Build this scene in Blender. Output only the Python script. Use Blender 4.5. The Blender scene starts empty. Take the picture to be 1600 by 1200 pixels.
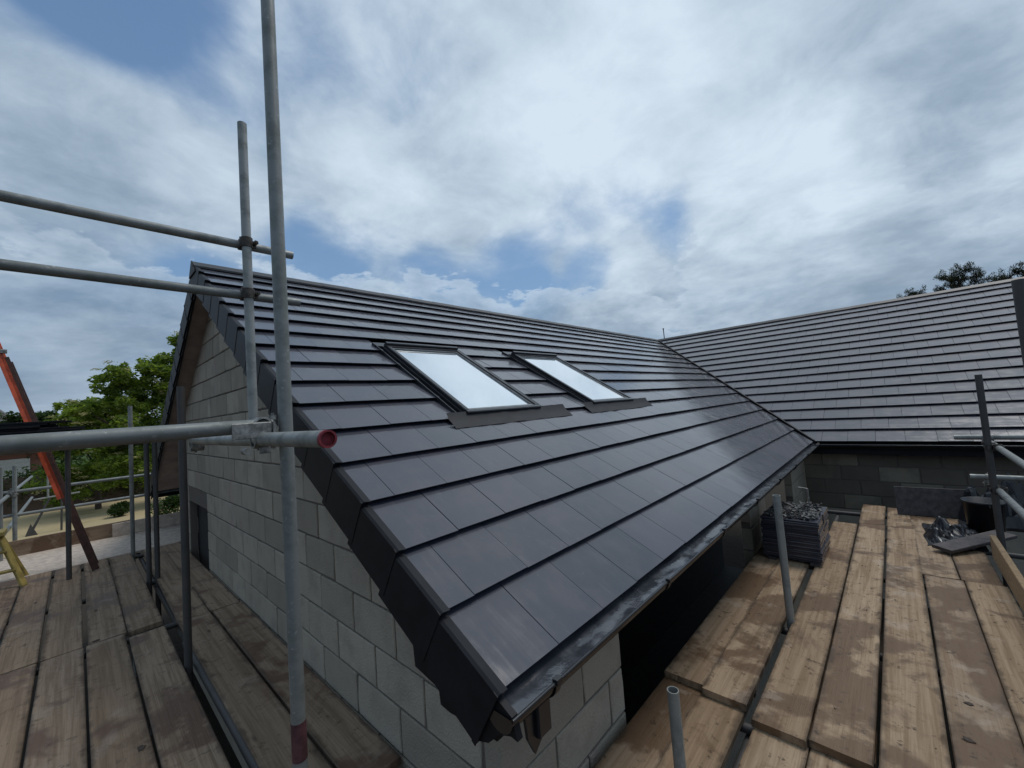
import bpy, math, random
import numpy as np
from mathutils import Vector, Matrix, noise
R = math.radians
random.seed(7)
rnd = random.uniform
scene = bpy.context.scene
col = scene.collection

# ------------------------------------------------------------------ camera
cd = bpy.data.cameras.new('camera')
cam = bpy.data.objects.new('camera', cd)
col.objects.link(cam)
right = Vector((0.68167955, -0.72788001, -0.07418681))
up = Vector((0.00934573, -0.09272565, 0.99564784))
fwd = Vector((0.73159118, 0.6794061, 0.05640661))
m = Matrix((right, up, -fwd)).transposed()
cam.matrix_world = m.to_4x4()
cd.sensor_width = 36
cd.lens = 36 * 636.88 / 1600
cd.clip_start = 0.05
cd.clip_end = 2000
scene.camera = cam

# ------------------------------------------------------------------ light
SUN_EL, SUN_AZ = 65.0, -22.0           # azimuth from +X towards +Y
sl = bpy.data.lights.new('sun', 'SUN')
sl.energy = 1.35
sl.angle = R(20)
sl.color = (1.0, 0.965, 0.92)
so = bpy.data.objects.new('sun', sl)
col.objects.link(so)
sd = Vector((math.cos(R(SUN_EL)) * math.cos(R(SUN_AZ)), math.cos(R(SUN_EL)) * math.sin(R(SUN_AZ)), math.sin(R(SUN_EL))))
so.rotation_euler = (-sd).to_track_quat('-Z', 'Y').to_euler()
scene.view_settings.view_transform = 'Standard'
scene.view_settings.look = 'None'
scene.view_settings.exposure = 0
scene.view_settings.gamma = 1

# ------------------------------------------------------------------ node helper
class NT:
    def __init__(s, tree):
        s.t = tree
        s.n = tree.nodes
        s.l = tree.links
    def put(s, sock, v):
        if isinstance(v, bpy.types.NodeSocket):
            s.l.new(v, sock)
        elif v is not None:
            if sock.type == 'RGBA' and not hasattr(v, '__len__'):
                v = (v, v, v, 1)
            elif sock.type == 'RGBA' and len(v) == 3:
                v = (*v, 1)
            elif sock.type == 'VECTOR' and not hasattr(v, '__len__'):
                v = (v, v, v)
            sock.default_value = v
    def math(s, op, a, b=None, c=None, clamp=False):
        n = s.n.new('ShaderNodeMath'); n.operation = op; n.use_clamp = clamp
        for i, v in enumerate((a, b, c)):
            if v is not None: s.put(n.inputs[i], v)
        return n.outputs[0]
    def vmath(s, op, a, b=None, out=0):
        n = s.n.new('ShaderNodeVectorMath'); n.operation = op
        s.put(n.inputs[0], a)
        if b is not None:
            if op == 'SCALE': s.put(n.inputs['Scale'], b)
            else: s.put(n.inputs[1], b)
        return n.outputs[out]
    def ramp(s, f, lo, hi, a=0.0, b=1.0, smooth=True):
        n = s.n.new('ShaderNodeMapRange')
        n.interpolation_type = 'SMOOTHSTEP' if smooth else 'LINEAR'
        s.put(n.inputs[0], f); s.put(n.inputs[1], lo); s.put(n.inputs[2], hi); s.put(n.inputs[3], a); s.put(n.inputs[4], b)
        return n.outputs[0]
    def noise(s, vec, scale, detail=4, rough=.55, dist=0.0, lac=2.0):
        n = s.n.new('ShaderNodeTexNoise')
        if vec is not None: s.put(n.inputs['Vector'], vec)
        s.put(n.inputs['Scale'], scale); s.put(n.inputs['Detail'], detail); s.put(n.inputs['Roughness'], rough); s.put(n.inputs['Distortion'], dist)
        return n.outputs['Fac']
    def vor(s, vec, scale, feature='F1', out='Distance'):
        n = s.n.new('ShaderNodeTexVoronoi'); n.feature = feature
        if vec is not None: s.put(n.inputs['Vector'], vec)
        s.put(n.inputs['Scale'], scale)
        return n.outputs[out]
    def mix(s, f, a, b, mode='MIX'):
        n = s.n.new('ShaderNodeMix'); n.data_type = 'RGBA'; n.blend_type = mode
        s.put(n.inputs[0], f); s.put(n.inputs[6], a); s.put(n.inputs[7], b)
        return n.outputs[2]
    def obj(s):
        n = s.n.new('ShaderNodeTexCoord'); return n.outputs['Object']
    def pos(s):
        n = s.n.new('ShaderNodeNewGeometry'); return n.outputs['Position']
    def orand(s):
        n = s.n.new('ShaderNodeObjectInfo'); return n.outputs['Random']
    def island(s):
        n = s.n.new('ShaderNodeNewGeometry'); return n.outputs['Random Per Island']
    def mapping(s, vec, scale=(1, 1, 1), loc=(0, 0, 0), rot=(0, 0, 0)):
        n = s.n.new('ShaderNodeMapping')
        s.put(n.inputs['Vector'], vec); s.put(n.inputs['Scale'], scale); s.put(n.inputs['Location'], loc); s.put(n.inputs['Rotation'], rot)
        return n.outputs[0]
    def shift(s, vec, r, k=37.0):
        c = s.n.new('ShaderNodeCombineXYZ')
        a = s.math('MULTIPLY', r, k)
        s.put(c.inputs[0], a); s.put(c.inputs[1], s.math('MULTIPLY', a, 1.7)); s.put(c.inputs[2], s.math('MULTIPLY', a, .6))
        return s.vmath('ADD', vec, c.outputs[0])
    def bump(s, h, strength=.3, dist=.01):
        n = s.n.new('ShaderNodeBump')
        s.put(n.inputs['Height'], h); s.put(n.inputs['Strength'], strength); s.put(n.inputs['Distance'], dist)
        return n.outputs[0]

def material(name, build):
    m = bpy.data.materials.new(name); m.use_nodes = True
    t = NT(m.node_tree)
    bs = m.node_tree.nodes['Principled BSDF']
    def setp(**k):
        names = {'color': 'Base Color', 'rough': 'Roughness', 'metal': 'Metallic', 'normal': 'Normal', 'spec': 'Specular IOR Level',
                 'coat': 'Coat Weight', 'coat_rough': 'Coat Roughness', 'trans': 'Transmission Weight', 'ior': 'IOR'}
        for kk, v in k.items(): t.put(bs.inputs[names[kk]], v)
    build(t, setp)
    return m

# ------------------------------------------------------------------ sky
w = bpy.data.worlds.new('World'); scene.world = w; w.use_nodes = True
t = NT(w.node_tree)
bg = w.node_tree.nodes['Background']
sky = t.n.new('ShaderNodeTexSky'); sky.sky_type = 'NISHITA'; sky.sun_disc = False
sky.sun_elevation = R(SUN_EL); sky.sun_rotation = R(90 - SUN_AZ)
sky.air_density = 1.0; sky.dust_density = 1.2; sky.ozone_density = 1.5
d = t.n.new('ShaderNodeTexCoord').outputs['Generated']
sep = t.n.new('ShaderNodeSeparateXYZ'); t.put(sep.inputs[0], d)
zz = t.math('MAXIMUM', sep.outputs[2], 0.0)
den = t.math('ADD', zz, 0.24)
cmb = t.n.new('ShaderNodeCombineXYZ')
t.put(cmb.inputs[0], t.math('DIVIDE', sep.outputs[0], den)); t.put(cmb.inputs[1], t.math('DIVIDE', sep.outputs[1], den))
P = cmb.outputs[0]
def azel(a, e): return (math.cos(R(e)) * math.cos(R(a)), math.cos(R(e)) * math.sin(R(a)), math.sin(R(e)))
def blob(a, e, r, k):
    dp = t.vmath('DOT_PRODUCT', d, azel(a, e), out=1)
    return t.math('MULTIPLY', t.ramp(dp, math.cos(R(r)), 1.0), k)
def total(lst):
    x = lst[0]
    for y in lst[1:]: x = t.math('ADD', x, y)
    return x
n1 = t.noise(t.mapping(P, (1, 1, 1), (3.1, .4, 0)), 1.15, 9, .56, .35)
n2 = t.noise(t.mapping(P, (1, 1, 1), (9.1, 5.4, 2)), 4.2, 7, .6, .3)
n3 = t.noise(t.mapping(P, (1, 1, 1), (1.7, 8.4, 4)), 0.8, 4, .5, .2)
SKY_COV = [(86, 42, 10, -.34), (92, 38, 8, -.2), (60, 24, 4, -.12), (78, 33, 4, -.1), (24, 26, 4, -.12), (2, 20, 4, -.08), (42, 18.5, 7, -.24), (18, 22, 6, -.17), (13, 23, 4, -.10), (67, 21.5, 7, -.20), (52, 17, 7, -.24), (31, 17, 5, -.22), (38, 15, 5, -.2),
           (12, 20, 8, .22), (25, 13, 6, .18), (5, 28, 14, .2), (25, 40, 20, .2), (-5, 20, 15, .2), (80, 26, 9, .15), (90, 30, 8, .15), (62, 30, 11, .15), (45, 30, 12, .2),
           (80, 17, 5, -.14), (88, 13, 10, -.05)]
n4 = t.noise(t.mapping(P, (1, .45, 1), (2.2, 1.4, 6), (0, 0, R(35))), 9.0, 6, .6, .5)
cov = total([t.math('MULTIPLY', n1, .9), t.math('MULTIPLY', n2, .26)] + [blob(*b) for b in SKY_COV])
mask = t.ramp(cov, .30, .66)
# cloud brightness: bright towards the sun side, grey bellies elsewhere
sdot = t.vmath('DOT_PRODUCT', d, azel(14, 46), out=1)
sung = t.ramp(sdot, -.3, 1.0, 0, 1, smooth=False)
sung = t.math('POWER', sung, 1.6)
SKY_BR = [(22, 36, 20, .14), (35, 31, 14, .10), (62, 26, 12, .10), (80, 38, 9, .05), (79, 25, 7, .08), (28, 15, 6, .10), (6, 22, 12, .18),
          (-6, 24, 8, -.20), (-4, 15, 6, -.04), (92, 30, 9, -.10), (88, 22, 8, -.05), (0, 38, 7, -.06), (50, 22, 8, -.03)]
shade = total([t.math('MULTIPLY', t.math('SUBTRACT', n3, .5), .55), t.math('MULTIPLY', t.math('SUBTRACT', n2, .5), .7), t.math('MULTIPLY', t.math('SUBTRACT', n4, .5), .12),
               t.math('MULTIPLY', sung, .34), t.math('MULTIPLY', t.math('SUBTRACT', n1, .5), .45), 0.44] + [blob(*b) for b in SKY_BR])
shade = t.math('MAXIMUM', t.math('MINIMUM', shade, 1.0), 0.0)
def cloudcol(sh):
    rn = t.n.new('ShaderNodeValToRGB'); cr = rn.color_ramp
    cr.elements[0].position = 0; cr.elements[0].color = (.125, .175, .235, 1)
    cr.elements[1].position = 1; cr.elements[1].color = (.74, .79, .84, 1)
    for p_, c_ in ((.3, (.20, .265, .345, 1)), (.55, (.36, .43, .51, 1)), (.8, (.58, .645, .71, 1))):
        e_ = cr.elements.new(p_); e_.color = c_
    t.put(rn.inputs[0], sh)
    return t.mix(1.0, rn.outputs[0], (9.1, 9.9, 10.6), 'MULTIPLY')
blue = t.mix(1.0, sky.outputs[0], (.8, 1.0, 1.15), 'MULTIPLY')
blue = t.mix(t.ramp(sep.outputs[2], 0.0, .7, .75, .25, False), blue, (2.3, 3.7, 5.6))
skyc = t.mix(mask, blue, cloudcol(shade))
# lower cumulus bank with crisp tops, seen edge-on so laid out by direction
D2 = t.mapping(d, (3.4, 3.4, 8.5), (4.3, 1.2, 0))
m1_ = t.noise(D2, 1.0, 8, .58, .25)
m2_ = t.noise(D2, 5.0, 6, .6, .2)
elv = sep.outputs[2]
band = t.math('MULTIPLY', t.ramp(elv, .40, .18), 1.0)
cum = total([t.math('MULTIPLY', m1_, 1.0), t.math('MULTIPLY', m2_, .16), t.math('MULTIPLY', band, .22), -.17] + [blob(8, 18, 14, .18), blob(42, 18, 6, -.10), blob(27, 13, 6, .06)])
cm = t.ramp(cum, .50, .545)
body = t.ramp(cum, .50, .78, .88, .30, False)
cs = total([body, blob(8, 18, 12, .22), t.math('MULTIPLY', t.math('SUBTRACT', m2_, .5), .7), blob(-4, 15, 9, -.08), blob(90, 20, 16, -.10)])
skyc = t.mix(t.math('MULTIPLY', cm, t.ramp(elv, .42, .30, 0, .62)), skyc, cloudcol(cs))
haze = t.ramp(sep.outputs[2], -.02, .20, .6, 0, False)
skyc = t.mix(haze, skyc, (2.35, 3.1, 4.1))
t.put(bg.inputs['Color'], skyc)
bg.inputs['Strength'].default_value = 0.1

# ------------------------------------------------------------------ mesh helpers
def tag(o, label=None, cat=None, group=None, kind=None):
    if label: o['label'] = label
    if cat: o['category'] = cat
    if group: o['group'] = group
    if kind: o['kind'] = kind
    return o
def link(name, data, parent=None, mat=None):
    o = bpy.data.objects.new(name, data); col.objects.link(o)
    if parent: o.parent = parent
    if mat and data is not None and not data.materials: data.materials.append(mat)
    return o
def empty(name, loc=(0, 0, 0), parent=None, matrix=None):
    o = bpy.data.objects.new(name, None); col.objects.link(o)
    o.empty_display_size = .1
    if parent: o.parent = parent
    if matrix is not None: o.matrix_local = matrix
    else: o.location = loc
    return o
class MB:
    def __init__(s): s.v = []; s.f = []; s.sm = []
    def add(s, vs, fs, smooth=False):
        b = len(s.v); s.v += [tuple(v) for v in vs]; s.f += [tuple(b + i for i in f) for f in fs]; s.sm += [smooth] * len(fs)
        return s
    def box(s, a, b, M=None):
        (x0, y0, z0), (x1, y1, z1) = a, b
        vs = [Vector(p) for p in ((x0, y0, z0), (x1, y0, z0), (x1, y1, z0), (x0, y1, z0), (x0, y0, z1), (x1, y0, z1), (x1, y1, z1), (x0, y1, z1))]
        if M is not None: vs = [M @ v for v in vs]
        return s.add(vs, [(3, 2, 1, 0), (4, 5, 6, 7), (0, 1, 5, 4), (1, 2, 6, 5), (2, 3, 7, 6), (3, 0, 4, 7)])
    def cbox(s, a, b, c=.003, M=None):
        """box with chamfered long edges on its largest faces (octagon section along the longest axis)"""
        a = Vector(a); b = Vector(b); dim = b - a
        ax = max(range(3), key=lambda i: dim[i]); u, v = [(1, 2), (2, 0), (0, 1)][ax]
        prof = [(a[u] + c, a[v]), (b[u] - c, a[v]), (b[u], a[v] + c), (b[u], b[v] - c), (b[u] - c, b[v]), (a[u] + c, b[v]), (a[u], b[v] - c), (a[u], a[v] + c)]
        vs = []
        for e in (a[ax], b[ax]):
            for p in prof:
                q = [0, 0, 0]; q[ax] = e; q[u] = p[0]; q[v] = p[1]
                q = Vector(q)
                vs.append(M @ q if M is not None else q)
        fs = [(i, (i + 1) % 8, 8 + (i + 1) % 8, 8 + i) for i in range(8)] + [tuple(range(7, -1, -1)), tuple(range(8, 16))]
        return s.add(vs, fs)
    def prism(s, poly, z0, z1, M=None):
        n = len(poly)
        f0 = z0 if callable(z0) else (lambda x, y: z0)
        f1 = z1 if callable(z1) else (lambda x, y: z1)
        vs = [Vector((x, y, f0(x, y))) for x, y in poly] + [Vector((x, y, f1(x, y))) for x, y in poly]
        if M is not None: vs = [M @ v for v in vs]
        return s.add(vs, [tuple(range(n - 1, -1, -1)), tuple(range(n, 2 * n))] + [(i, (i + 1) % n, n + (i + 1) % n, n + i) for i in range(n)])
    def tube(s, a, b, r, n=20, inner=None, r2=None):
        a = Vector(a); b = Vector(b); r2 = r2 or r
        z = (b - a).normalized(); x = z.orthogonal().normalized(); y = z.cross(x)
        def ring(c, rr): return [c + (x * math.cos(2 * math.pi * i / n) + y * math.sin(2 * math.pi * i / n)) * rr for i in range(n)]
        if inner is None:
            vs = ring(a, r) + ring(b, r2)
            s.add(vs, [(i, (i + 1) % n, n + (i + 1) % n, n + i) for i in range(n)], True)
            s.add(vs, [tuple(range(n - 1, -1, -1)), tuple(range(n, 2 * n))])
        else:
            ro = ring(a, r) + ring(b, r2); ri = ring(a, inner) + ring(b, inner)
            s.add(ro, [(i, (i + 1) % n, n + (i + 1) % n, n + i) for i in range(n)], True)
            s.add(ri, [(n + i, n + (i + 1) % n, (i + 1) % n, i) for i in range(n)], True)
            for k, rev in ((0, 0), (n, 1)):
                vs = ro[k:k + n] + ri[k:k + n]
                fs = [((i + 1) % n, i, n + i, n + (i + 1) % n) for i in range(n)]
                if rev: fs = [f[::-1] for f in fs]
                s.add(vs, fs)
        return s
    def mesh(s, name, mat=None):
        me = bpy.data.meshes.new(name)
        me.from_pydata(s.v, [], s.f)
        me.polygons.foreach_set('use_smooth', s.sm)
        if mat: me.materials.append(mat)
        me.update()
        return me
    def build(s, name, mat, parent=None, loc=None):
        o = link(name, s.mesh(name, mat), parent)
        if loc: o.location = loc
        return o
def clip(poly, a, b, c):
    """keep a*x+b*y+c >= 0"""
    out = []
    n = len(poly)
    for i in range(n):
        p, q = poly[i], poly[(i + 1) % n]
        dp, dq = a * p[0] + b * p[1] + c, a * q[0] + b * q[1] + c
        if dp >= 0: out.append(p)
        if (dp >= 0) != (dq >= 0):
            k = dp / (dp - dq); out.append((p[0] + (q[0] - p[0]) * k, p[1] + (q[1] - p[1]) * k))
    return out
def area(poly):
    return abs(sum(poly[i][0] * poly[(i + 1) % len(poly)][1] - poly[(i + 1) % len(poly)][0] * poly[i][1] for i in range(len(poly)))) / 2

# ------------------------------------------------------------------ materials
def m_tile(t, s):
    p = t.obj(); r = t.orand(); isl = t.island()
    rr = t.math('FRACT', t.math('ADD', t.math('MULTIPLY', r, 7.3), t.math('MULTIPLY', isl, 3.1)))
    q = t.shift(p, rr)
    fine = t.noise(q, 260, 3, .6); smear = t.noise(t.mapping(q, (9, 3, 3)), 1.0, 5, .6, .8)
    blotch = t.noise(q, 7, 4, .6)
    streak = t.noise(t.mapping(t.pos(), (30, 2.0, 2.0)), 1.0, 6, .7)
    c = t.mix(rr, (.015, .022, .036), (.036, .037, .056))
    c = t.mix(t.ramp(blotch, .35, .75, 0, .5), c, (.052, .044, .058))
    c = t.mix(t.ramp(streak, .55, .8, 0, .35), c, (.085, .092, .105))
    c = t.mix(t.ramp(t.noise(t.pos(), 34, 5, .7), .66, .74, 0, .5), c, (.13, .13, .135))
    c = t.mix(t.ramp(smear, .62, .75, 0, .4), c, (.095, .098, .11))
    s(color=c, rough=.55, spec=.35, coat=.85, coat_rough=t.ramp(t.math('ADD', t.math('MULTIPLY', streak, .6), t.math('MULTIPLY', blotch, .4)), .35, .65, .05, .22),
      normal=t.bump(t.math('ADD', fine, t.math('MULTIPLY', streak, .6)), .10, .002))
TILE = material('roof tile, smooth charcoal', m_tile)
def m_block(t, s):
    p = t.obj(); r = t.orand(); q = t.shift(t.pos(), r, 11)
    a = t.noise(q, 5, 4, .6); b = t.noise(q, 120, 4, .7); v = t.vor(q, 90)
    c = t.mix(r, (.30, .262, .208), (.42, .37, .30))
    c = t.mix(t.ramp(a, .4, .75, 0, .6), c, (.25, .22, .18))
    c = t.mix(t.ramp(b, .55, .75, 0, .6), c, (.18, .17, .155))
    c = t.mix(t.ramp(t.noise(t.pos(), 1.3, 3), .55, .75, 0, .35), c, (.38, .28, .25))
    s(color=c, rough=.93, spec=.2, normal=t.bump(t.math('ADD', t.math('MULTIPLY', b, .7), v), .55, .006))
BLOCK = material('concrete block', m_block)
def m_shadeblock(t, s):
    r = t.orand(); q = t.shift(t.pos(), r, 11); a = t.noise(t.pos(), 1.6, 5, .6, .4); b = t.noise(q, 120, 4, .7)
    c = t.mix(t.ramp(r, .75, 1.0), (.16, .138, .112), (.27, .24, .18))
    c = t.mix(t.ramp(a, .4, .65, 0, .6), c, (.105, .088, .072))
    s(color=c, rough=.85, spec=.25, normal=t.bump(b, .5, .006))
SHADEB = material('shade toned concrete block', m_shadeblock)  # darker copy of the block, eaves shade put into its colour
def m_mortar(t, s):
    b = t.noise(t.pos(), 60, 4, .7); a = t.noise(t.pos(), 3, 3)
    s(color=t.mix(b, (.10, .09, .078), (.20, .175, .15)), rough=.95, spec=.15, normal=t.bump(b, .6, .008))
MORTAR = material('mortar', m_mortar)
def boardmat(name, ca, cb, grainc, wetc, darkc, palec, wet_lo, dirtk):
    def f(t, s):
        p = t.obj(); r = t.orand(); q = t.shift(p, r, 23)
        grain = t.noise(t.mapping(q, (1.1, 30, 8)), 1.0, 7, .62, .35)
        gr2 = t.noise(t.mapping(q, (4, 170, 30)), 1.0, 4, .65, .3)
        kn = t.vor(t.mapping(q, (1.7, 5.5, 1)), 1.0)
        wet = t.noise(t.shift(t.pos(), r, 1.1), 1.6, 7, .60, .3)
        wet2 = t.noise(t.shift(t.pos(), r, 3), 6.5, 6, .62, .6)
        dirt = t.noise(t.pos(), 21, 6, .68)
        sp = t.n.new('ShaderNodeSeparateXYZ'); t.put(sp.inputs[0], p)
        edge = t.math('ADD', t.math('ABSOLUTE', sp.outputs[1]), t.math('MULTIPLY', t.math('SUBTRACT', wet2, .5), .09))
        c = t.mix(r, ca, cb)
        c = t.mix(t.ramp(t.math('FRACT', t.math('MULTIPLY', r, 13.7)), .5, 1, 0, .45), c, (.26, .205, .16))
        c = t.mix(t.ramp(grain, .38, .66, 0, .75), c, grainc)
        c = t.mix(t.ramp(gr2, .48, .75, 0, .5), c, grainc)
        c = t.mix(t.ramp(kn, .10, .03, 0, .8), c, darkc)
        c = t.mix(t.ramp(wet, wet_lo, wet_lo + .06, 0, .8), c, wetc)
        c = t.mix(t.ramp(wet2, .54, .70, 0, .45), c, wetc)
        c = t.mix(t.ramp(t.noise(t.pos(), 3.6, 6, .6, .5), .58, .68, 0, .28), c, palec)
        c = t.mix(t.ramp(dirt, .57, .70, 0, dirtk), c, darkc)
        c = t.mix(t.ramp(edge, .088, .115, 0, .6), c, darkc)
        s(color=c, rough=t.ramp(wet, wet_lo, wet_lo + .05, .88, .5), spec=.3, normal=t.bump(t.math('ADD', t.math('ADD', grain, t.math('MULTIPLY', gr2, .6)), t.math('MULTIPLY', dirt, .5)), .5, .006))
    return material(name, f)
BOARD = boardmat('scaffold board timber', (.31, .215, .135), (.42, .305, .20), (.20, .13, .075), (.115, .062, .03), (.038, .028, .021), (.50, .42, .335), .475, .8)
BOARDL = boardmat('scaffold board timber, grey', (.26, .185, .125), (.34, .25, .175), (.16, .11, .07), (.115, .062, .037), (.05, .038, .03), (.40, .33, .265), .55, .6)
def m_galv(t, s):
    r = t.orand(); q = t.shift(t.pos(), r, 9)
    a = t.noise(t.mapping(q, (6, 6, 6)), 1.6, 5, .65); b = t.noise(q, 55, 4, .6)
    c = t.mix(r, (.21, .22, .21), (.31, .32, .305))
    c = t.mix(t.ramp(a, .42, .7, 0, .6), c, (.12, .13, .12))
    c = t.mix(t.ramp(b, .6, .75, 0, .55), c, (.42, .42, .40))
    c = t.mix(t.ramp(t.noise(q, 14, 5, .7), .66, .76, 0, .7), c, (.20, .12, .075))
    c = t.mix(t.ramp(t.noise(q, 30, 6, .7), .63, .70, 0, .7), c, (.50, .49, .46))
    s(color=c, rough=t.ramp(a, .3, .7, .42, .65), metal=.3, spec=.5, normal=t.bump(b, .12, .002))
GALV = material('galvanised scaffold tube', m_galv)
def m_darkt(t, s):
    q = t.pos(); a = t.noise(q, 8, 5, .65)
    c = t.mix(a, (.045, .047, .047), (.11, .10, .095))
    s(color=c, rough=.6, metal=.3, normal=t.bump(a, .1, .002))
DTUBE = material('weathered dark tube', m_darkt)
def simple(name, c, rough=.6, metal=0, spec=.5, var=.25, scale=12, bump=.15):
    def f(t, s):
        a = t.noise(t.pos(), scale, 5, .6)
        lo = tuple(x * (1 - var) for x in c); hi = tuple(min(1, x * (1 + var)) for x in c)
        s(color=t.mix(t.ramp(a, .3, .7), lo, hi), rough=rough, metal=metal, spec=spec, normal=t.bump(a, bump, .003))
    return material(name, f)
VERGE = simple('black verge plastic', (.009, .010, .013), .55, spec=.22, bump=.05)
PVC = simple('black gutter plastic', (.012, .012, .014), .22, spec=.6, bump=.03)
FELT = simple('black roofing felt', (.012, .012, .013), .8)
LEAD = simple('dark lead flashing', (.010, .011, .014), .7, metal=0, bump=.2)
def m_mem(t, s):
    a = t.noise(t.pos(), 9, 5, .6, .5); b = t.noise(t.pos(), 60, 3)
    s(color=t.mix(t.ramp(a, .45, .7), (.035, .038, .046), (.055, .058, .068)), rough=t.ramp(a, .3, .7, .10, .24), spec=.9,
      normal=t.bump(t.math('ADD', a, t.math('MULTIPLY', b, .1)), .3, .010))
MEMB = material('shiny eaves membrane', m_mem)
FRAME = simple('dark grey window frame', (.026, .028, .032), .32, metal=.2, bump=.02)
SEAL = simple('grey aluminium glazing bead', (.16, .165, .17), .35, metal=.5, bump=.03)
def m_glass(t, s):
    a = t.noise(t.pos(), 3, 3)
    s(color=t.mix(a, (.80, .86, .90), (.88, .93, .96)), rough=.03, spec=1.0, metal=.85)
GLASS = material('skylight glass', m_glass)
RIDGE = simple('dark ridge capping', (.022, .024, .029), .5)
SOFFIT = simple('pale brown soffit', (.33, .265, .235), .75, var=.2, scale=5)
RUST = simple('red painted tube end', (.20, .018, .028), .6, var=.4, scale=40)
RUBBER = simple('faded red tape on tube', (.085, .030, .034), .7, var=.4, scale=30)
COUP = simple('zinc plated coupler', (.25, .245, .23), .5, metal=.4, var=.5, scale=40)
DCOUP = simple('rusty coupler', (.06, .05, .042), .65, metal=.3, var=.5, scale=40)
OLDWOOD = simple('dark weathered ladder timber', (.055, .022, .016), .8, var=.3, scale=20)
ORANGE = simple('orange fibreglass', (.52, .075, .022), .5, var=.3, scale=9)
YELLOW = simple('yellow fibreglass', (.36, .27, .075), .6, var=.3, scale=9)
DARK = simple('interior shade panel', (.02, .019, .018), .9)
BLACKP = simple('black plastic', (.014, .014, .017), .33, spec=.6)
SCRAP = simple('grey slate scraps', (.075, .073, .07), .6, var=.6, scale=60)
DARKW = simple('dark wet offcut', (.06, .05, .05), .7, var=.4, scale=20)
TIMBER = simple('new sawn timber', (.37, .24, .13), .8, var=.2, scale=30)
BARK = simple('bark', (.07, .052, .04), .9, scale=20)
SUNWOOD = simple('pale sunlit plank', (.50, .42, .35), .85, var=.2, scale=14)  # pale colour carries the sunlight on the far deck end

def leafmat(name, c1, c2, c3):
    def f(t, s):
        r = t.island(); g = t.noise(t.pos(), 1.0, 3)
        c = t.mix(r, c1, c2); c = t.mix(t.ramp(g, .4, .65, 0, .6), c, c3)
        s(color=c, rough=.55, spec=.3)
        bs = [n for n in t.n if n.type == 'BSDF_PRINCIPLED'][0]
        tr = t.n.new('ShaderNodeBsdfTranslucent'); t.put(tr.inputs[0], t.mix(1.0, c, (1.6, 1.7, .8), 'MULTIPLY'))
        mx = t.n.new('ShaderNodeMixShader'); mx.inputs[0].default_value = .5
        t.l.new(bs.outputs[0], mx.inputs[1]); t.l.new(tr.outputs[0], mx.inputs[2])
        out = [n for n in t.n if n.type == 'OUTPUT_MATERIAL'][0]
        t.l.new(mx.outputs[0], out.inputs[0])
    return material(name, f)
LEAF1 = leafmat('elder leaves', (.07, .115, .02), (.27, .34, .07), (.12, .17, .035))
LEAF2 = leafmat('hedge leaves', (.022, .042, .014), (.05, .085, .022), (.03, .05, .02))
LEAF3 = leafmat('conifer needles', (.010, .014, .009), (.026, .03, .018), (.02, .018, .013))
BLOSSOM = simple('cream blossom', (.75, .76, .52), .8, var=.15)

# ------------------------------------------------------------------ ground
def m_ground(t, s):
    p = t.pos(); a = t.noise(p, .35, 5, .6); b = t.noise(p, 7, 5, .7)
    sepp = t.n.new('ShaderNodeSeparateXYZ'); t.put(sepp.inputs[0], p)
    c = t.mix(b, (.36, .28, .155), (.52, .42, .25))
    c = t.mix(t.ramp(a, .55, .7, 0, .7), c, (.16, .16, .06))
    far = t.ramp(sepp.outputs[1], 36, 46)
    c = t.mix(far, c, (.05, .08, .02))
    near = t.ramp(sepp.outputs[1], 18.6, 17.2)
    c = t.mix(near, c, (.045, .038, .03))  # dark tone paints shade onto the ground seen through deck gaps
    s(color=c, rough=.95, spec=.1, normal=t.bump(b, .6, .05))
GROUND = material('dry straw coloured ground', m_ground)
GZ = -3.3
g = MB(); g.add([(-900, -900, GZ), (900, -900, GZ), (900, 900, GZ), (-900, 900, GZ)], [(0, 1, 2, 3)])
tag(g.build('ground', GROUND), kind='structure')

# ------------------------------------------------------------------ house
PITCH, PITCH2 = R(31.5), R(29.0)
EY, EZ, RY, RZ = 1.0, -.9, 5.4, 1.796          # eave y,z ; ridge y,z
EX, RX = 8.0, 12.86                            # wing eave x, ridge x
GX, VX = 1.075, .9                             # gable wall plane, verge plane
FY = 9.8
T1 = math.tan(PITCH)
house = empty('house', (GX, 1.2, GZ))
tag(house, 'new concrete block house with charcoal tiled main roof and wing', 'house')
HM = Matrix.Translation((-GX, -1.2, -GZ))      # children are written in world coordinates
def hpart(name, mb, mat, label=None, matrix=None, parent=None):
    o = mb.build(name, mat, parent or house)
    if parent is None: o.matrix_local = HM if matrix is None else HM @ matrix
    if label: o['label'] = label
    return o
def hempty(name, matrix=Matrix()):
    return empty(name, parent=house, matrix=HM @ matrix)

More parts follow.
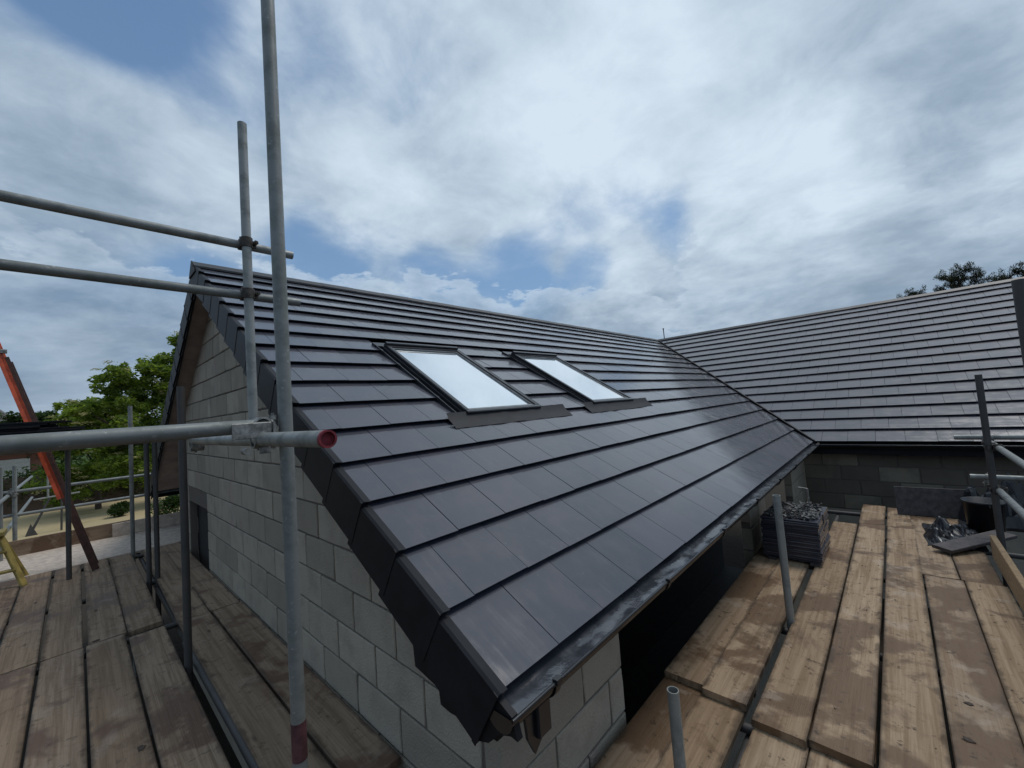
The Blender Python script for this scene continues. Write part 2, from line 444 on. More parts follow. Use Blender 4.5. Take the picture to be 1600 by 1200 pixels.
G = 5.16 / 16; TW = .32; TL = .405
def roofmat(org, u, s_):
    u = Vector(u); s_ = Vector(s_); n = u.cross(s_)
    return Matrix(((u.x, s_.x, n.x, org[0]), (u.y, s_.y, n.y, org[1]), (u.z, s_.z, n.z, org[2]), (0, 0, 0, 1)))
c1, s1 = math.cos(PITCH), math.sin(PITCH); c2, s2 = math.cos(PITCH2), math.sin(PITCH2)
OFF = .040
M1 = roofmat((0, EY + s1 * OFF, EZ - c1 * OFF), (1, 0, 0), (0, c1, s1))
M2 = roofmat((EX + s2 * OFF, 0, EZ - c2 * OFF), (0, -1, 0), (c2, 0, s2))
M3 = roofmat((0, FY - s1 * OFF, EZ - c1 * OFF), (-1, 0, 0), (0, -c1, s1))
ztop = lambda ds: .050 - .027 * ds / G
zbot = lambda ds: .0265 - .027 * ds / G
def tile_mb(poly, s0):
    """poly in (u,s) local to the tile's own origin"""
    mb = MB(); n = len(poly)
    cx = sum(p[0] for p in poly) / n; cy = sum(p[1] for p in poly) / n
    ins = []
    for x, y in poly:
        dx, dy = x - cx, y - cy
        L = math.hypot(dx, dy) or 1
        ins.append((x - dx / L * .0025, y - dy / L * .0015))
    vs = [(x, y + (.022 if y < .003 else 0), zbot(y)) for x, y in poly] + [(x, y, ztop(y) - .0012) for x, y in poly] + [(x, y, ztop(y)) for x, y in ins]
    fs = [tuple(range(n - 1, -1, -1)), tuple(range(2 * n, 3 * n))]
    for k in (0, n): fs += [(k + i, k + (i + 1) % n, k + n + (i + 1) % n, k + n + i) for i in range(n)]
    mb.add(vs, fs); return mb
campos = Vector((0, 0, 0))
def px_area(M, u0, u1, s0, s1_):
    ps = []
    for u, s_ in ((u0, s0), (u1, s0), (u1, s1_), (u0, s1_)):
        p = M @ Vector((u, s_, .03)); z = p.dot(fwd)
        if z < .1: return 0, False
        ps.append((p.dot(right) / z * 408, p.dot(up) / z * 408))
    vis = any(abs(x) < 512 and abs(y) < 384 for x, y in ps)
    return area(ps), vis
full_mesh = tile_mb([(.0009, 0), (TW - .0009, 0), (TW - .0009, TL), (.0009, TL)], 0).mesh('roof_tile', TILE)
cands = []   # (area, roof id, u, s, poly or None)
# valley line, plan: (EX,EY) -> (RX,RY).  main slope keeps x side towards the gable, wing keeps the other side
KV = (RX - EX) / (RY - EY)
def main_valley(u, s_):   # >=0 keep
    y = EY + s_ * c1; return (EX + (y - EY) * KV - .07) - u
SKYL = [(2.03, 2.91), (3.82, 4.74)]; SS0, SS1 = 1.62, 2.98
for k in range(16):
    s0 = k * G
    off = 0 if k % 2 == 0 else -TW / 2
    i = 0
    while True:
        u0 = VX + .012 + off + i * TW - .01; u1 = u0 + TW; i += 1
        if main_valley(u0, s0 + G) < 0 and main_valley(u0, s0) < 0: break
        top = min(TL, 5.16 - s0 + .0)
        poly = [(u0 + .0009, s0), (u1 - .0009, s0), (u1 - .0009, s0 + top), (u0 + .0009, s0 + top)]
        poly = clip(poly, 1, 0, -(VX + .004))
        pieces = [poly]
        # valley: x <= EX + (s*c1)*KV - .07
        pieces = [clip(q, -1, c1 * KV, EX - .07) for q in pieces]
        if s0 + G > SS0 + .12 and s0 < SS1 - .02:
            for a, b in SKYL:
                nn = []
                for q in pieces:
                    if not q: continue
                    nn += [clip(q, -1, 0, a - .035), clip(q, 1, 0, -(b + .035))]
                pieces = nn
        for q in pieces:
            if len(q) < 3 or area(q) < .0015: continue
            isfull = len(q) == 4 and abs(area(q) - (TW - .0018) * TL) < 1e-5
            us = [p[0] for p in q]
            ar, vis = px_area(M1, min(us), max(us), s0, s0 + G)
            cands.append((ar if vis else 0, 1, u0, s0, None if isfull else q))
G2 = 5.557 / 17
for k in range(17):
    s0 = k * G2
    off = 0 if k % 2 == 0 else -TW / 2
    ymax = EY + (s0 + TL) * c2 / KV + .1
    n0 = -int((ymax + .4) / TW) - 2
    for i in range(n0, 26):
        u0 = .063 + off + i * TW; u1 = u0 + TW     # u = -y
        top = min(TL, 5.557 - s0)
        q = [(u0 + .0009, s0), (u1 - .0009, s0), (u1 - .0009, s0 + top), (u0 + .0009, s0 + top)]
        # keep y <= EY + (x-EX)/KV - .02 ; y=-u ; x-EX = s*c2
        q = clip(q, 1, c2 / KV, EY - .03)
        if len(q) < 3 or area(q) < .0015: continue
        isfull = len(q) == 4 and abs(area(q) - (TW - .0018) * TL) < 1e-5
        us = [p[0] for p in q]
        ar, vis = px_area(M2, min(us), max(us), s0, s0 + G2)
        cands.append((ar if vis else 0, 2, u0, s0, None if isfull else q))
roof1 = hempty('roof', M1); roof1['label'] = 'main roof slope with two roof windows'
roof2 = hempty('roof', M2); roof2['label'] = 'wing roof slope with pale lilac sheen'
order = sorted(range(len(cands)), key=lambda i: -cands[i][0])
# each roof's share of the 300 single tiles: whatever shows largest
indiv = set(order[:300])
rest = {1: MB(), 2: MB()}
for i, (ar, rid, u0, s0, q) in enumerate(cands):
    par = roof1 if rid == 1 else roof2
    jz = rnd(-.0012, .0012); js = rnd(-.0018, .0018); ja = rnd(-.0022, .0022)
    if i in indiv:
        if q is None: o = link('roof_tile', full_mesh, par)
        else: o = link('roof_tile', tile_mb([(x - u0, y - s0) for x, y in q], s0).mesh('roof_tile', TILE), par)
        o.location = (u0, s0 + js, jz); o.rotation_euler = (0, rnd(-.002, .002), ja)
    else:
        pl = [(x - u0, y - s0) for x, y in q] if q is not None else [(.0009, 0), (TW - .0009, 0), (TW - .0009, TL), (.0009, TL)]
        tb = tile_mb(pl, s0)
        rest[rid].add([(v[0] + u0, v[1] + s0 + js, v[2] + jz) for v in tb.v], tb.f)
for rid, par in ((1, roof1), (2, roof2)):
    o = rest[rid].build('roof_tile_field', TILE, par); o['kind'] = 'stuff'
# felt decks under the tiles
fd = MB(); fd.prism([(VX + .02, .06), (EX - .1, .06), (RX, 5.15), (VX + .02, 5.15)], -.07, -.045); o = fd.build('roofing_felt', FELT, roof1)
fd = MB(); fd.prism([(-EY + .1, .06), (9, .06), (9, 5.55), (-RY, 5.55)], -.07, -.045); o = fd.build('roofing_felt', FELT, roof2)
# far slope (seen only from below at its verge)
roof3 = hempty('roof', M3); roof3['label'] = 'far slope of the main roof'
fs_ = MB()
fs_.prism([(-RX, .02), (-VX - .02, .02), (-VX - .02, 5.15), (-RX, 5.15)], -.07, .03)
fs_.build('roof_deck', TILE, roof3)
# verge units -------------------------------------------------------
def verge_mesh(sign=1):
    mb = MB(); L = G + .035
    # L section in (u,w): sign=+1 outer face towards -u
    pr = [(-.016, .058), (-.004, .064), (.030, .058), (.030, .053), (.002, .053), (-.002, .04), (-.002, -.178), (-.016, -.178)]
    pr = [(sign * a, b) for a, b in pr]
    n = len(pr)
    vs = [(a, 0, b) for a, b in pr] + [(a, L, b - .027 * L / G) for a, b in pr]
    side = [(i, (i + 1) % n, n + (i + 1) % n, n + i) for i in range(n)]
    ends = [(0, 1, 4, 5), (1, 2, 3, 4), (0, 5, 6, 7)]
    fs = ([f[::-1] for f in side] if sign < 0 else side) + [tuple(f) for f in ends] + [tuple(n + i for i in f[::-1]) for f in ends]
    if sign > 0: fs = [f[::-1] for f in fs]
    mb.add(vs, fs)
    # raised end collar, thicker lip at the lower end of every unit
    mb.box((min(sign * -.0185, sign * -.015), -.002, -.180), (max(sign * -.0185, sign * -.015), .018, .060))
    return mb.mesh('verge_unit', VERGE)
vm, vm2 = verge_mesh(1), verge_mesh(-1)
for k in range(16):
    o = link('verge_unit', vm, roof1); o.location = (VX, k * G - .012, rnd(-.001, .001)); o.rotation_euler = (0, 0, rnd(-.002, .002))
    o = link('verge_unit', vm2, roof3); o.location = (-VX, k * G - .012, 0)
# ridge units -------------------------------------------------------
def ridge_mesh(L, ang):
    mb = MB(); a = .105
    vs = []
    for y in (0, L):
        for p in ((-a * math.cos(ang), -a * math.sin(ang)), (0, .012), (a * math.cos(ang), -a * math.sin(ang)), (a * math.cos(ang), -a * math.sin(ang) - .02), (0, -.012), (-a * math.cos(ang), -a * math.sin(ang) - .02)):
            vs.append((y, p[0], p[1]))
    fs = [(i, (i + 1) % 6, 6 + (i + 1) % 6, 6 + i) for i in range(6)] + [(0, 5, 4, 1), (1, 4, 3, 2), (7, 10, 11, 6), (8, 9, 10, 7)]
    mb.add(vs, fs); return mb.mesh('ridge_tile', RIDGE)
rm1 = ridge_mesh(.455, PITCH); rm2 = ridge_mesh(.455, PITCH2)
for k in range(27):
    if VX - .02 + k * .45 > RX: break
    o = link('ridge_tile', rm1, house); o.matrix_local = HM @ Matrix.Translation((VX - .02 + k * .45, RY, RZ + .022 + (k % 2) * .002))
for k in range(26):
    o = link('ridge_tile', rm2, house)
    o.matrix_local = HM @ Matrix.Translation((RX, RY + .1 - k * .45, RZ + .018 + (k % 2) * .002)) @ Matrix.Rotation(R(-90), 4, 'Z')
rc = MB(); rc.prism([(RY - .15, RZ - .12), (RY + .15, RZ - .12), (RY, RZ + .04)], VX - .03, VX - .018, Matrix(((0, 0, 1, 0), (1, 0, 0, 0), (0, 1, 0, 0), (0, 0, 0, 1))))
hpart('ridge_end_cap', rc, VERGE)
# valley trough -----------------------------------------------------
vt = MB()
a0 = Vector((EX, EY, EZ)); a1 = Vector((RX, RY, RZ)); dv = (a1 - a0).normalized()
hperp = Vector((-dv.y, dv.x, 0)).normalized()      # towards main slope side
N = 24
rows = []
for i in range(N + 1):
    c = a0 + (a1 - a0) * (i / N) - Vector((0, 0, .05))
    rows += [c + hperp * .11 + Vector((0, 0, .05)), c + Vector((0, 0, -.012)), c - hperp * .11 + Vector((0, 0, .05)), ]
vt.add(rows, [(3 * i + j, 3 * i + 3 + j, 3 * i + 4 + j, 3 * i + 1 + j) for i in range(N) for j in (0, 1)])
hpart('valley_trough', vt, LEAD)
vb = MB()
for i in range(N):
    p = a0 + (a1 - a0) * (i / N); q = a0 + (a1 - a0) * ((i + 1) / N)
    p = p - hperp * .012; q = q - hperp * .012
    e = hperp * .012; z0 = Vector((0, 0, -.05)); z1 = Vector((0, 0, .025))
    vb.add([p - e + z0, p + e + z0, q + e + z0, q - e + z0, p - e + z1, p + e + z1, q + e + z1, q - e + z1], [(4, 5, 6, 7), (0, 1, 5, 4), (1, 2, 6, 5), (2, 3, 7, 6), (3, 0, 4, 7)])
hpart('valley_upstand', vb, VERGE)

# skylights ---------------------------------------------------------
for a, b in SKYL:
    sk = empty('skylight', parent=house, matrix=HM @ M1 @ Matrix.Translation((a, SS0, 0)))
    W, H = b - a, SS1 - SS0; hz = .09
    sk['label'] = 'roof window nearer the gable' if a < 3 else 'roof window nearer the valley'
    f = MB()
    bw = .040
    for (x0, y0, x1, y1) in ((0, 0, W, bw), (0, H - bw - .03, W, H), (0, bw, bw, H - bw - .03), (W - bw, bw, W, H - bw - .03)):
        f.cbox((x0, y0, .0), (x1, y1, hz), .006)
    f.cbox((.004, H - .04, hz), (W - .004, H + .0, hz + .022), .006)
    f.cbox((-.012, 0, .0), (-.001, H, hz - .03), .002); f.cbox((W + .001, 0, 0), (W + .012, H, hz - .03), .002)
    f.build('frame', FRAME, sk)
    bd = MB()
    for (x0, y0, x1, y1) in ((bw, bw, W - bw, bw + .035), (bw, H - bw - .05, W - bw, H - bw - .03), (bw, bw + .035, bw + .022, H - bw - .05), (W - bw - .022, bw + .035, W - bw, H - bw - .05)):
        bd.cbox((x0, y0, .06), (x1, y1, hz - .012), .004)
    bd.build('glazing_bead', SEAL, sk)
    pn = MB(); pn.box((bw + .02, bw + .03, .055), (W - bw - .02, H - bw - .045, hz - .024)); pn.build('pane', GLASS, sk)
    fl = MB()
    for x0, x1 in ((-.075, -.013), (W + .013, W + .075)):
        fl.box((x0, .02, .02), (x1, H + .03, .032))
    fl.box((-.075, H + .002, .02), (W + .075, H + .09, .06))
    for x0 in (-.075, W + .068): fl.box((x0, .0, .034), (x0 + .007, H + .03, .062))
    fl.build('side_flashing', FRAME, sk)
    ap = MB(); nx, ny = 30, 4; vs = []
    for j in range(ny):
        for i in range(nx + 1):
            u = -.19 + (W + .56) * i / nx; v_ = -.125 + .15 * j / (ny - 1)
            ss = SS0 + v_; ds = ss % G
            z = .060 + .008 * noise.noise(Vector((u * 9 + a, v_ * 12, 1))) - .02 * (1 - j / (ny - 1)) + (.0 if j else -.004)
            if j == 0: v_ += .006 * noise.noise(Vector((u * 6, a, 5)))
            if j == ny - 1: z += .02
            vs.append((u, v_, z))
    fs = [(j * (nx + 1) + i, j * (nx + 1) + i + 1, (j + 1) * (nx + 1) + i + 1, (j + 1) * (nx + 1) + i) for j in range(ny - 1) for i in range(nx)]
    ap.add(vs, fs, True)
    low = [(x, y, z - .02) for x, y, z in vs[:nx + 1]]
    ap.add(vs[:nx + 1] + low, [(i + 1, i, nx + 1 + i, nx + 2 + i) for i in range(nx)])
    ap.build('apron_flashing', LEAD, sk)

# fascia, soffit, gutter -------------------------------------------
x_end = EX - .02
fa = MB(); fa.cbox((VX + .03, 1.045, -1.085), (x_end, 1.065, -.955), .003); hpart('fascia', fa, VERGE)
so_ = MB(); so_.box((VX + .03, 1.066, -1.085), (x_end, 1.198, -1.076)); hpart('soffit', so_, VERGE)
gut = MB(); n = 12; cy, cz, gr = .985, -.945, .058
vs = []
for x in (VX - .01, x_end + .3):
    for rr in (gr, gr - .003):
        vs += [(x, cy + rr * math.cos(math.pi + math.pi * i / n), cz + rr * math.sin(math.pi + math.pi * i / n)) for i in range(n + 1)]
k = n + 1
fs = [(i, i + 1, 2 * k + i + 1, 2 * k + i) for i in range(n)] + [(k + i + 1, k + i, 3 * k + i, 3 * k + i + 1) for i in range(n)]
fs += [(0, 2 * k, 3 * k, k), (n, k + n, 3 * k + n, 2 * k + n)]
gut.add(vs, fs, True)
gut.add([vs[i] for i in range(k)], [tuple(range(k))])
gut.tube((VX - .01, cy - gr, cz), (x_end + .3, cy - gr, cz), .0065, 8)
for i in range(8):
    xx = VX + .05 + i * .95
    for x0 in (): gut.box((x0, cy - gr - .008, cz - .02), (x0 + .025, cy - gr + .006, cz + .012))
hpart('gutter', gut, PVC)
# brackets
for i in range(8):
    xx = VX + .20 + i * .95; mb = MB()
    vs = []
    for x in (xx, xx + .028):
        for rr in (gr + .002, gr + .007):
            vs += [(x, cy + rr * math.cos(math.pi + math.pi * j / n), cz + rr * math.sin(math.pi + math.pi * j / n)) for j in range(n + 1)]
    fs = [(j, j + 1, k + j + 1, k + j) for j in range(n)] + [(2 * k + j + 1, 2 * k + j, 3 * k + j, 3 * k + j + 1) for j in range(n)] + [(k + j, k + j + 1, 3 * k + j + 1, 3 * k + j) for j in range(n)]
    mb.add(vs, fs)
    mb.box((xx, cy - gr - .012, cz - .004), (xx + .028, cy - gr + .01, cz + .014))
    hpart('gutter_bracket', mb, BLACKP)
# crumpled eaves membrane hanging into the gutter
mb = MB(); nx, ny = 340, 7; vs = []
for i in range(nx + 1):
    x = VX + .01 + (x_end - VX) * i / nx
    for j in range(ny):
        f = j / (ny - 1)
        y = 1.03 - (.106) * f
        z = -.922 - .020 * f - .008 * math.sin(f * math.pi)
        a = .007 * min(1, .35 + 2.2 * max(0, 1 - (x - .9) / 3.2))
        z += a * noise.noise(Vector((x * 5, f * 2.0, 3))) + a * .35 * noise.noise(Vector((x * 14, f * 4, 9)))
        if j == ny - 1: z += .006 * noise.noise(Vector((x * 25, 1, 1))); y += .006 * noise.noise(Vector((x * 13, 4, 1)))
        vs.append((x, y, z))
mb.add(vs, [(i * ny + j + 1, i * ny + j, (i + 1) * ny + j, (i + 1) * ny + j + 1) for i in range(nx) for j in range(ny - 1)], True)
hpart('eaves_membrane', mb, MEMB)
# box end closing the eaves at the gable, ragged black corner piece
be = MB()
be.prism([(1.47, -.86), (1.458, -.979), (1.309, -1.003), (1.303, -1.057), (1.247, -1.062), (1.187, -1.055), (1.131, -1.098), (1.051, -1.069), (.996, -1.018), (.945, -.999), (.918, -1.003), (.935, -.94), (1.04, -.89), (1.3, -.78)], VX - .004, VX + .02,
         Matrix(((0, 0, 1, 0), (1, 0, 0, 0), (0, 1, 0, 0), (0, 0, 0, 1))))
be.box((VX + .02, 1.07, -1.088), (GX - .002, 1.2, -.9))
hpart('box_end', be, VERGE)
# torn drip flap and outlet below the gutter
ol = MB(); ol.cbox((1.035, .955, -1.10), (1.105, 1.02, -1.0), .006)
ol.prism([(.99, 0), (1.11, 0), (1.075, -.115), (1.03, -.15), (1.0, -.09)], 0, .012, Matrix.Translation((0, .985, -1.0)) @ Matrix.Rotation(R(90), 4, 'X') @ Matrix.Identity(4))
hpart('gutter_outlet', ol, BLACKP)
# wing eaves
wf = MB(); wf.cbox((EX + .05, -9, -1.10), (EX + .07, EY + .1, -.955), .003); hpart('fascia', wf, VERGE)
ws = MB(); ws.box((EX + .071, -9, -1.10), (EX + .30, EY + .1, -1.09)); hpart('soffit', ws, VERGE)
wg = MB(); vs = []
for y in (EY - .05, -9):
    vs += [(EX - .01 + gr * math.cos(math.pi + math.pi * i / n), y, cz + gr * math.sin(math.pi + math.pi * i / n)) for i in range(n + 1)]
wg.add(vs, [(i, i + 1, k + i + 1, k + i) for i in range(n)], True)
wg.tube((EX - .01 - gr, EY - .05, cz), (EX - .01 - gr, -9, cz), .0065, 8)
hpart('gutter', wg, PVC)

# block walls -------------------------------------------------------
COURSES = [-1.437 + .225 * k for k in range(-2, 15)]    # bed joint lines
def zroof(y): return EZ + (y - EY) * T1 if y < RY else RZ - (y - RY) * T1
J = .006; DEEP = .010
gw = hempty('gable_wall'); gw['label'] = 'gable wall of grey concrete blocks'
wallM = Matrix(((0, 0, 1, 0), (1, 0, 0, 0), (0, 1, 0, 0), (0, 0, 0, 1)))    # (y,z,x) -> world
OPEN = (6.15, 7.30, -.965)
rb = random.Random(3)
GFAR = 8.0
def wall_clip(q):
    q = clip(q, T1, -1, EZ - EY * T1 - .13) if q else q            # below near slope
    q = clip(q, -T1, -1, RZ + RY * T1 - .13) if q else q
    return q
blocks = []
for ci, z0 in enumerate(COURSES):
    z1 = z0 + .225
    par = (ci % 2)
    start = 1.2 if par else 1.305
    ys = [start]
    y = 1.2 + (.24 if par else .465) + .27 - .24 * par - (0 if par else 0)
    y = 2.142 - .45 + (.225 if par else 0) - .0
    while y < GFAR:
        if y > start + .08: ys.append(y)
        y += .45
    ys.append(GFAR)
    # a few cut blocks
    y2 = []
    for i in range(len(ys) - 1):
        y2.append(ys[i])
        if z0 > 0 and rb.random() < .22 and ys[i + 1] - ys[i] > .4: y2.append(ys[i] + rb.choice((.15, .22, .30)))
    y2.append(ys[-1])
    for a, b in zip(y2[:-1], y2[1:]):
        q = [(a + J, z0 + J), (b - J, z0 + J), (b - J, z1 - J), (a + J, z1 - J)]
        q = wall_clip(q)
        pcs = [q]
        if q and z0 < OPEN[2] - .02 and b > OPEN[0] and a < OPEN[1]:
            if z1 - .225 + .02 < OPEN[2]: pcs = [clip(q, -1, 0, OPEN[0]), clip(q, 1, 0, -OPEN[1])]
        for q in pcs:
            if q and len(q) > 2 and area(q) > .003: blocks.append(q)
def block_mb(q, d0, d1, M, flip=False):
    n_ = len(q); cx = sum(p[0] for p in q) / n_; cy_ = sum(p[1] for p in q) / n_
    q2 = []
    for i_ in range(n_):
        p, p2 = q[i_], q[(i_ + 1) % n_]
        chip = rb.random() < .16
        k_ = rb.uniform(.004, .012) if chip else rb.uniform(0, .0025)
        q2.append((p[0] + (k_ if p[0] < cx else -k_), p[1] + (k_ if p[1] < cy_ else -k_) * .6))
        if math.hypot(p2[0] - p[0], p2[1] - p[1]) > .12:
            f_ = rb.uniform(.3, .7)
            q2.append((p[0] + (p2[0] - p[0]) * f_ + rb.uniform(-.0015, .0015), p[1] + (p2[1] - p[1]) * f_ + rb.uniform(-.0015, .0015)))
    q = q2; n_ = len(q); ins = []
    for x, y in q:
        e_ = rb.uniform(.003, .007)
        ins.append((x + (e_ if x < cx else -e_), y + (e_ if y < cy_ else -e_)))
    vs = [(x, y, d1) for x, y in q] + [(x, y, d0 + .004) for x, y in q] + [(x, y, d0) for x, y in ins]
    vs = [M @ Vector(v) for v in vs]
    fs = [tuple(range(n_)), tuple(range(3 * n_ - 1, 2 * n_ - 1, -1))]
    for kk in (0, n_): fs += [(kk + (i + 1) % n_, kk + i, kk + n_ + i, kk + n_ + (i + 1) % n_) for i in range(n_)]
    if flip: fs = [f[::-1] for f in fs]
    mb = MB(); mb.add(vs, fs); return mb
for q in blocks:
    o = block_mb(q, GX + rb.uniform(-.0025, .0025), GX + .095, wallM).build('concrete_block', BLOCK, gw)
mo = MB()
mo.prism(wall_clip([(1.215, -1.95), (OPEN[0], -1.95), (OPEN[0], 1.9), (1.215, 1.9)]), GX + DEEP, GX + .09, wallM)
mo.prism(wall_clip([(OPEN[0], OPEN[2]), (OPEN[1], OPEN[2]), (OPEN[1], 1.9), (OPEN[0], 1.9)]), GX + DEEP, GX + .09, wallM)
mo.prism(wall_clip([(OPEN[1], -1.95), (GFAR - .01, -1.95), (GFAR - .01, 1.9), (OPEN[1], 1.9)]), GX + DEEP, GX + .09, wallM)
mo.build('mortar', MORTAR, gw)
lw = MB(); lw.box((GX + .003, 1.203, GZ), (GX + .1, GFAR, -1.96)); hpart('lower_wall', lw, BLOCK)
# front wall with two openings
fw = hempty('front_wall'); fw['label'] = 'front block wall under the gutter with black openings'
frontM = Matrix(((1, 0, 0, 0), (0, 0, 1, 0), (0, 1, 0, 0), (0, 0, 0, 1)))   # (x,z,y)
spans = [(GX, 2.0), (4.75, 5.45), (7.1, 8.296)]
for si, (xa, xb) in enumerate(spans):
    for ci, z0 in enumerate(COURSES):
        if z0 > -1.1: break
        z1 = min(z0 + .225, -1.09)
        par = ci % 2
        st = xa if si else (xa + .105 if par else xa)
        xs = [st]; x = xa + (.45 if not par else .225) - (0.0 if si == 0 else .1) + (.11 if si == 0 else 0)
        while x < xb - .06:
            if x > st + .08: xs.append(x)
            x += .45
        xs.append(xb)
        for a, b in zip(xs[:-1], xs[1:]):
            block_mb([(a + J, z0 + J), (b - J, z0 + J), (b - J, z1 - J), (a + J, z1 - J)], 1.2 + rb.uniform(-.0025, .0025), 1.295, frontM, True).build('concrete_block', BLOCK, fw)
    mo = MB(); mo.box((xa + (.11 if si == 0 else .008), 1.2 + DEEP, -1.95), (xb - .008, 1.292, -1.092)); mo.build('mortar', MORTAR, fw)
lw = MB(); lw.box((GX + .102, 1.203, GZ), (8.28, 1.3, -1.96)); hpart('lower_wall', lw, BLOCK)
# wing wall
ww = hempty('wing_wall'); ww['label'] = 'wing wall of shaded concrete blocks'
WX = 8.3
for ci, z0 in enumerate([-1.99, -1.765, -1.54, -1.315]):
    z1 = z0 + .225
    y = 1.18 - (.225 if ci % 2 else 0)
    ys = [1.199]
    while y > -6:
        if y < 1.17: ys.append(y)
        y -= .45
    for a, b in zip(ys[1:], ys[:-1]):
        block_mb([(a + J, z0 + J), (b - J, z0 + J), (b - J, z1 - J), (a + J, z1 - J)], WX + rb.uniform(-.003, .003), WX + .095, wallM).build('concrete_block', SHADEB, ww)
mo = MB(); mo.box((WX + DEEP, -6, -2.0), (WX + .09, 1.199, -1.085)); mo.build('mortar', MORTAR, ww)
lw = MB(); lw.box((WX + .003, -6, GZ), (WX + .1, 1.3, -2.0)); hpart('lower_wall', lw, BLOCK)
lw = MB(); lw.box((WX + .0, -9.0, GZ), (WX + .1, -6.01, -1.09)); hpart('lower_wall', lw, BLOCK)
# inner panels coloured near black, painting the shade inside the openings
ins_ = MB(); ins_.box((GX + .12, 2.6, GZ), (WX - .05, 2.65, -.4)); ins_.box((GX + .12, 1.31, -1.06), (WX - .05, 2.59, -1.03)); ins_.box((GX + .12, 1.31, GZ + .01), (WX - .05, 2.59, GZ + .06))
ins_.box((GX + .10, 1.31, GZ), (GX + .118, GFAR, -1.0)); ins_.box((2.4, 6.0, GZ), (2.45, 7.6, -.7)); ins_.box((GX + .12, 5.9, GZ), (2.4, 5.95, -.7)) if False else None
hpart('inner_shade_panel', ins_, DARK)
ins2 = MB(); ins2.box((1.9, 5.8, GZ), (1.95, 7.7, -.5)); ins2.box((1.2, 5.8, -.9), (1.9, 7.7, -.85)); ins2.box((1.2, 7.65, GZ), (1.9, 7.7, -.9)); hpart('inner_shade_panel', ins2, DARK)
# gable overhang soffits (both rakes)
def rake_panel(ya, yb, x0, x1, drop, th, name, mat):
    mb = MB()
    for (p, q) in ((ya, yb),):
        za, zb = zroof(p) - drop, zroof(q) - drop
        mb.add([(x0, p, za), (x1, p, za), (x1, q, zb), (x0, q, zb), (x0, p, za + th), (x1, p, za + th), (x1, q, zb + th), (x0, q, zb + th)],
               [(3, 2, 1, 0), (4, 5, 6, 7), (0, 1, 5, 4), (1, 2, 6, 5), (2, 3, 7, 6), (3, 0, 4, 7)])
    return hpart(name, mb, mat)
rake_panel(1.22, RY, VX + .018, GX + .10, .26, .01, 'verge_soffit', SOFFIT)
rake_panel(RY, 9.55, VX + .018, GX + .34, .26, .01, 'verge_soffit', SOFFIT)
rake_panel(RY, 9.72, VX + .0, VX + .017, .30, .24, 'barge_board', VERGE)
pf = MB(); pf.cbox((VX + .01, 9.72, -1.12), (4, 9.74, -.9), .003); pf.box((VX + .018, 9.55, -1.12), (4, 9.72, -1.1)); hpart('fascia', pf, VERGE)

# ------------------------------------------------------------------ scaffold
TR = .02415
def tube(name, a, b, parent, mat=GALV, r=TR, open_=True):
    return MB().tube(a, b, r, 24, inner=r - .004 if open_ else None).build(name, mat, parent)
def coupler(p, ax1, ax2, parent, mat=COUP, name='coupler'):
    """two clamped bands round two crossing tubes with bolts"""
    mb = MB(); p = Vector(p); a = Vector(ax1).normalized(); b = Vector(ax2).normalized()
    n_ = a.cross(b).normalized()
    pa, pb = p, p + n_ * 0.0
    p1 = p - n_ * TR; p2 = p + n_ * TR
    mb.tube(p1 - a * .028, p1 + a * .028, TR + .0075, 18, inner=TR + .0008)
    mb.tube(p2 - b * .028, p2 + b * .028, TR + .0075, 18, inner=TR + .0008)
    for c, ax, o_ in ((p1, a, b), (p2, b, a)):
        e = c + o_ * (TR + .016)
        mb.tube(e - n_ * .044, e + n_ * .040, .0065, 8)
        mb.tube(e - n_ * .036, e - n_ * .020, .0135, 6)
        mb.cbox((-.02, -.012, -.006), (.02, .012, .006), .002, Matrix.Translation(e + n_ * .01) @ (Matrix((ax, o_, n_)).transposed().to_4x4()))
    return mb.build(name, mat, parent)
DZ = -1.64
sc1 = empty('scaffold', (.5, 2, GZ)); tag(sc1, 'tube scaffolding beside the gable with high guard rails against the sky', 'scaffold')
sc2 = empty('scaffold', (4, 0, GZ)); tag(sc2, 'tube scaffolding around the brown deck between main roof and wing', 'scaffold')
def adopt(o, par):
    o.parent = par; o.matrix_parent_inverse = Matrix.Translation(-Vector(par.location)); return o
def T(name, a, b, par, **k): return adopt(tube(name, a, b, None, **k), par)
def C(p, a, b, par, **k): return adopt(coupler(p, a, b, None, **k), par)
o = T('standard', (.535, 1.66, GZ), (.535, 1.66, 3.4), sc1); o['label'] = 'tall standard in front of the gable'
o = T('standard', (.69, 2.66, -.10), (.69, 2.66, 1.79), sc1)
T('guard_rail', (-2.2, 2.712, 1.067), (.955, 2.712, 1.067), sc1)
T('guard_rail', (-2.2, 2.712, .765), (.985, 2.712, .765), sc1)
o = T('ledger', (-2.0, 1.665, .0), (.49, 1.665, .0), sc1); o['label'] = 'bright ledger at eye height'
o = T('transom', (.468, 1.13, -.049), (.425, 2.70, -.049), sc1); o['label'] = 'transom with red open end'
T('ledger', (-1.2, 2.745, -.02), (.76, 2.745, -.02), sc1)
ringm = MB(); dirT = (Vector((.425, 2.70, -.049)) - Vector((.468, 1.13, -.049))).normalized(); e0 = Vector((.468, 1.13, -.049))
ringm.tube(e0 - dirT * .001, e0 + dirT * .012, TR + .0008, 24, inner=TR - .0045); ringm.tube(e0 + dirT * .015, e0 + dirT * .03, TR - .0042, 24)
adopt(ringm.build('red_tube_end', RUST, None), sc1)
C((.69, 2.686, 1.067), (0, 0, 1), (1, 0, 0), sc1, mat=DCOUP); C((.69, 2.686, .765), (0, 0, 1), (1, 0, 0), sc1, mat=DCOUP)
C((.455, 1.665, -.0245), (0, 1, 0), (1, 0, 0), sc1)
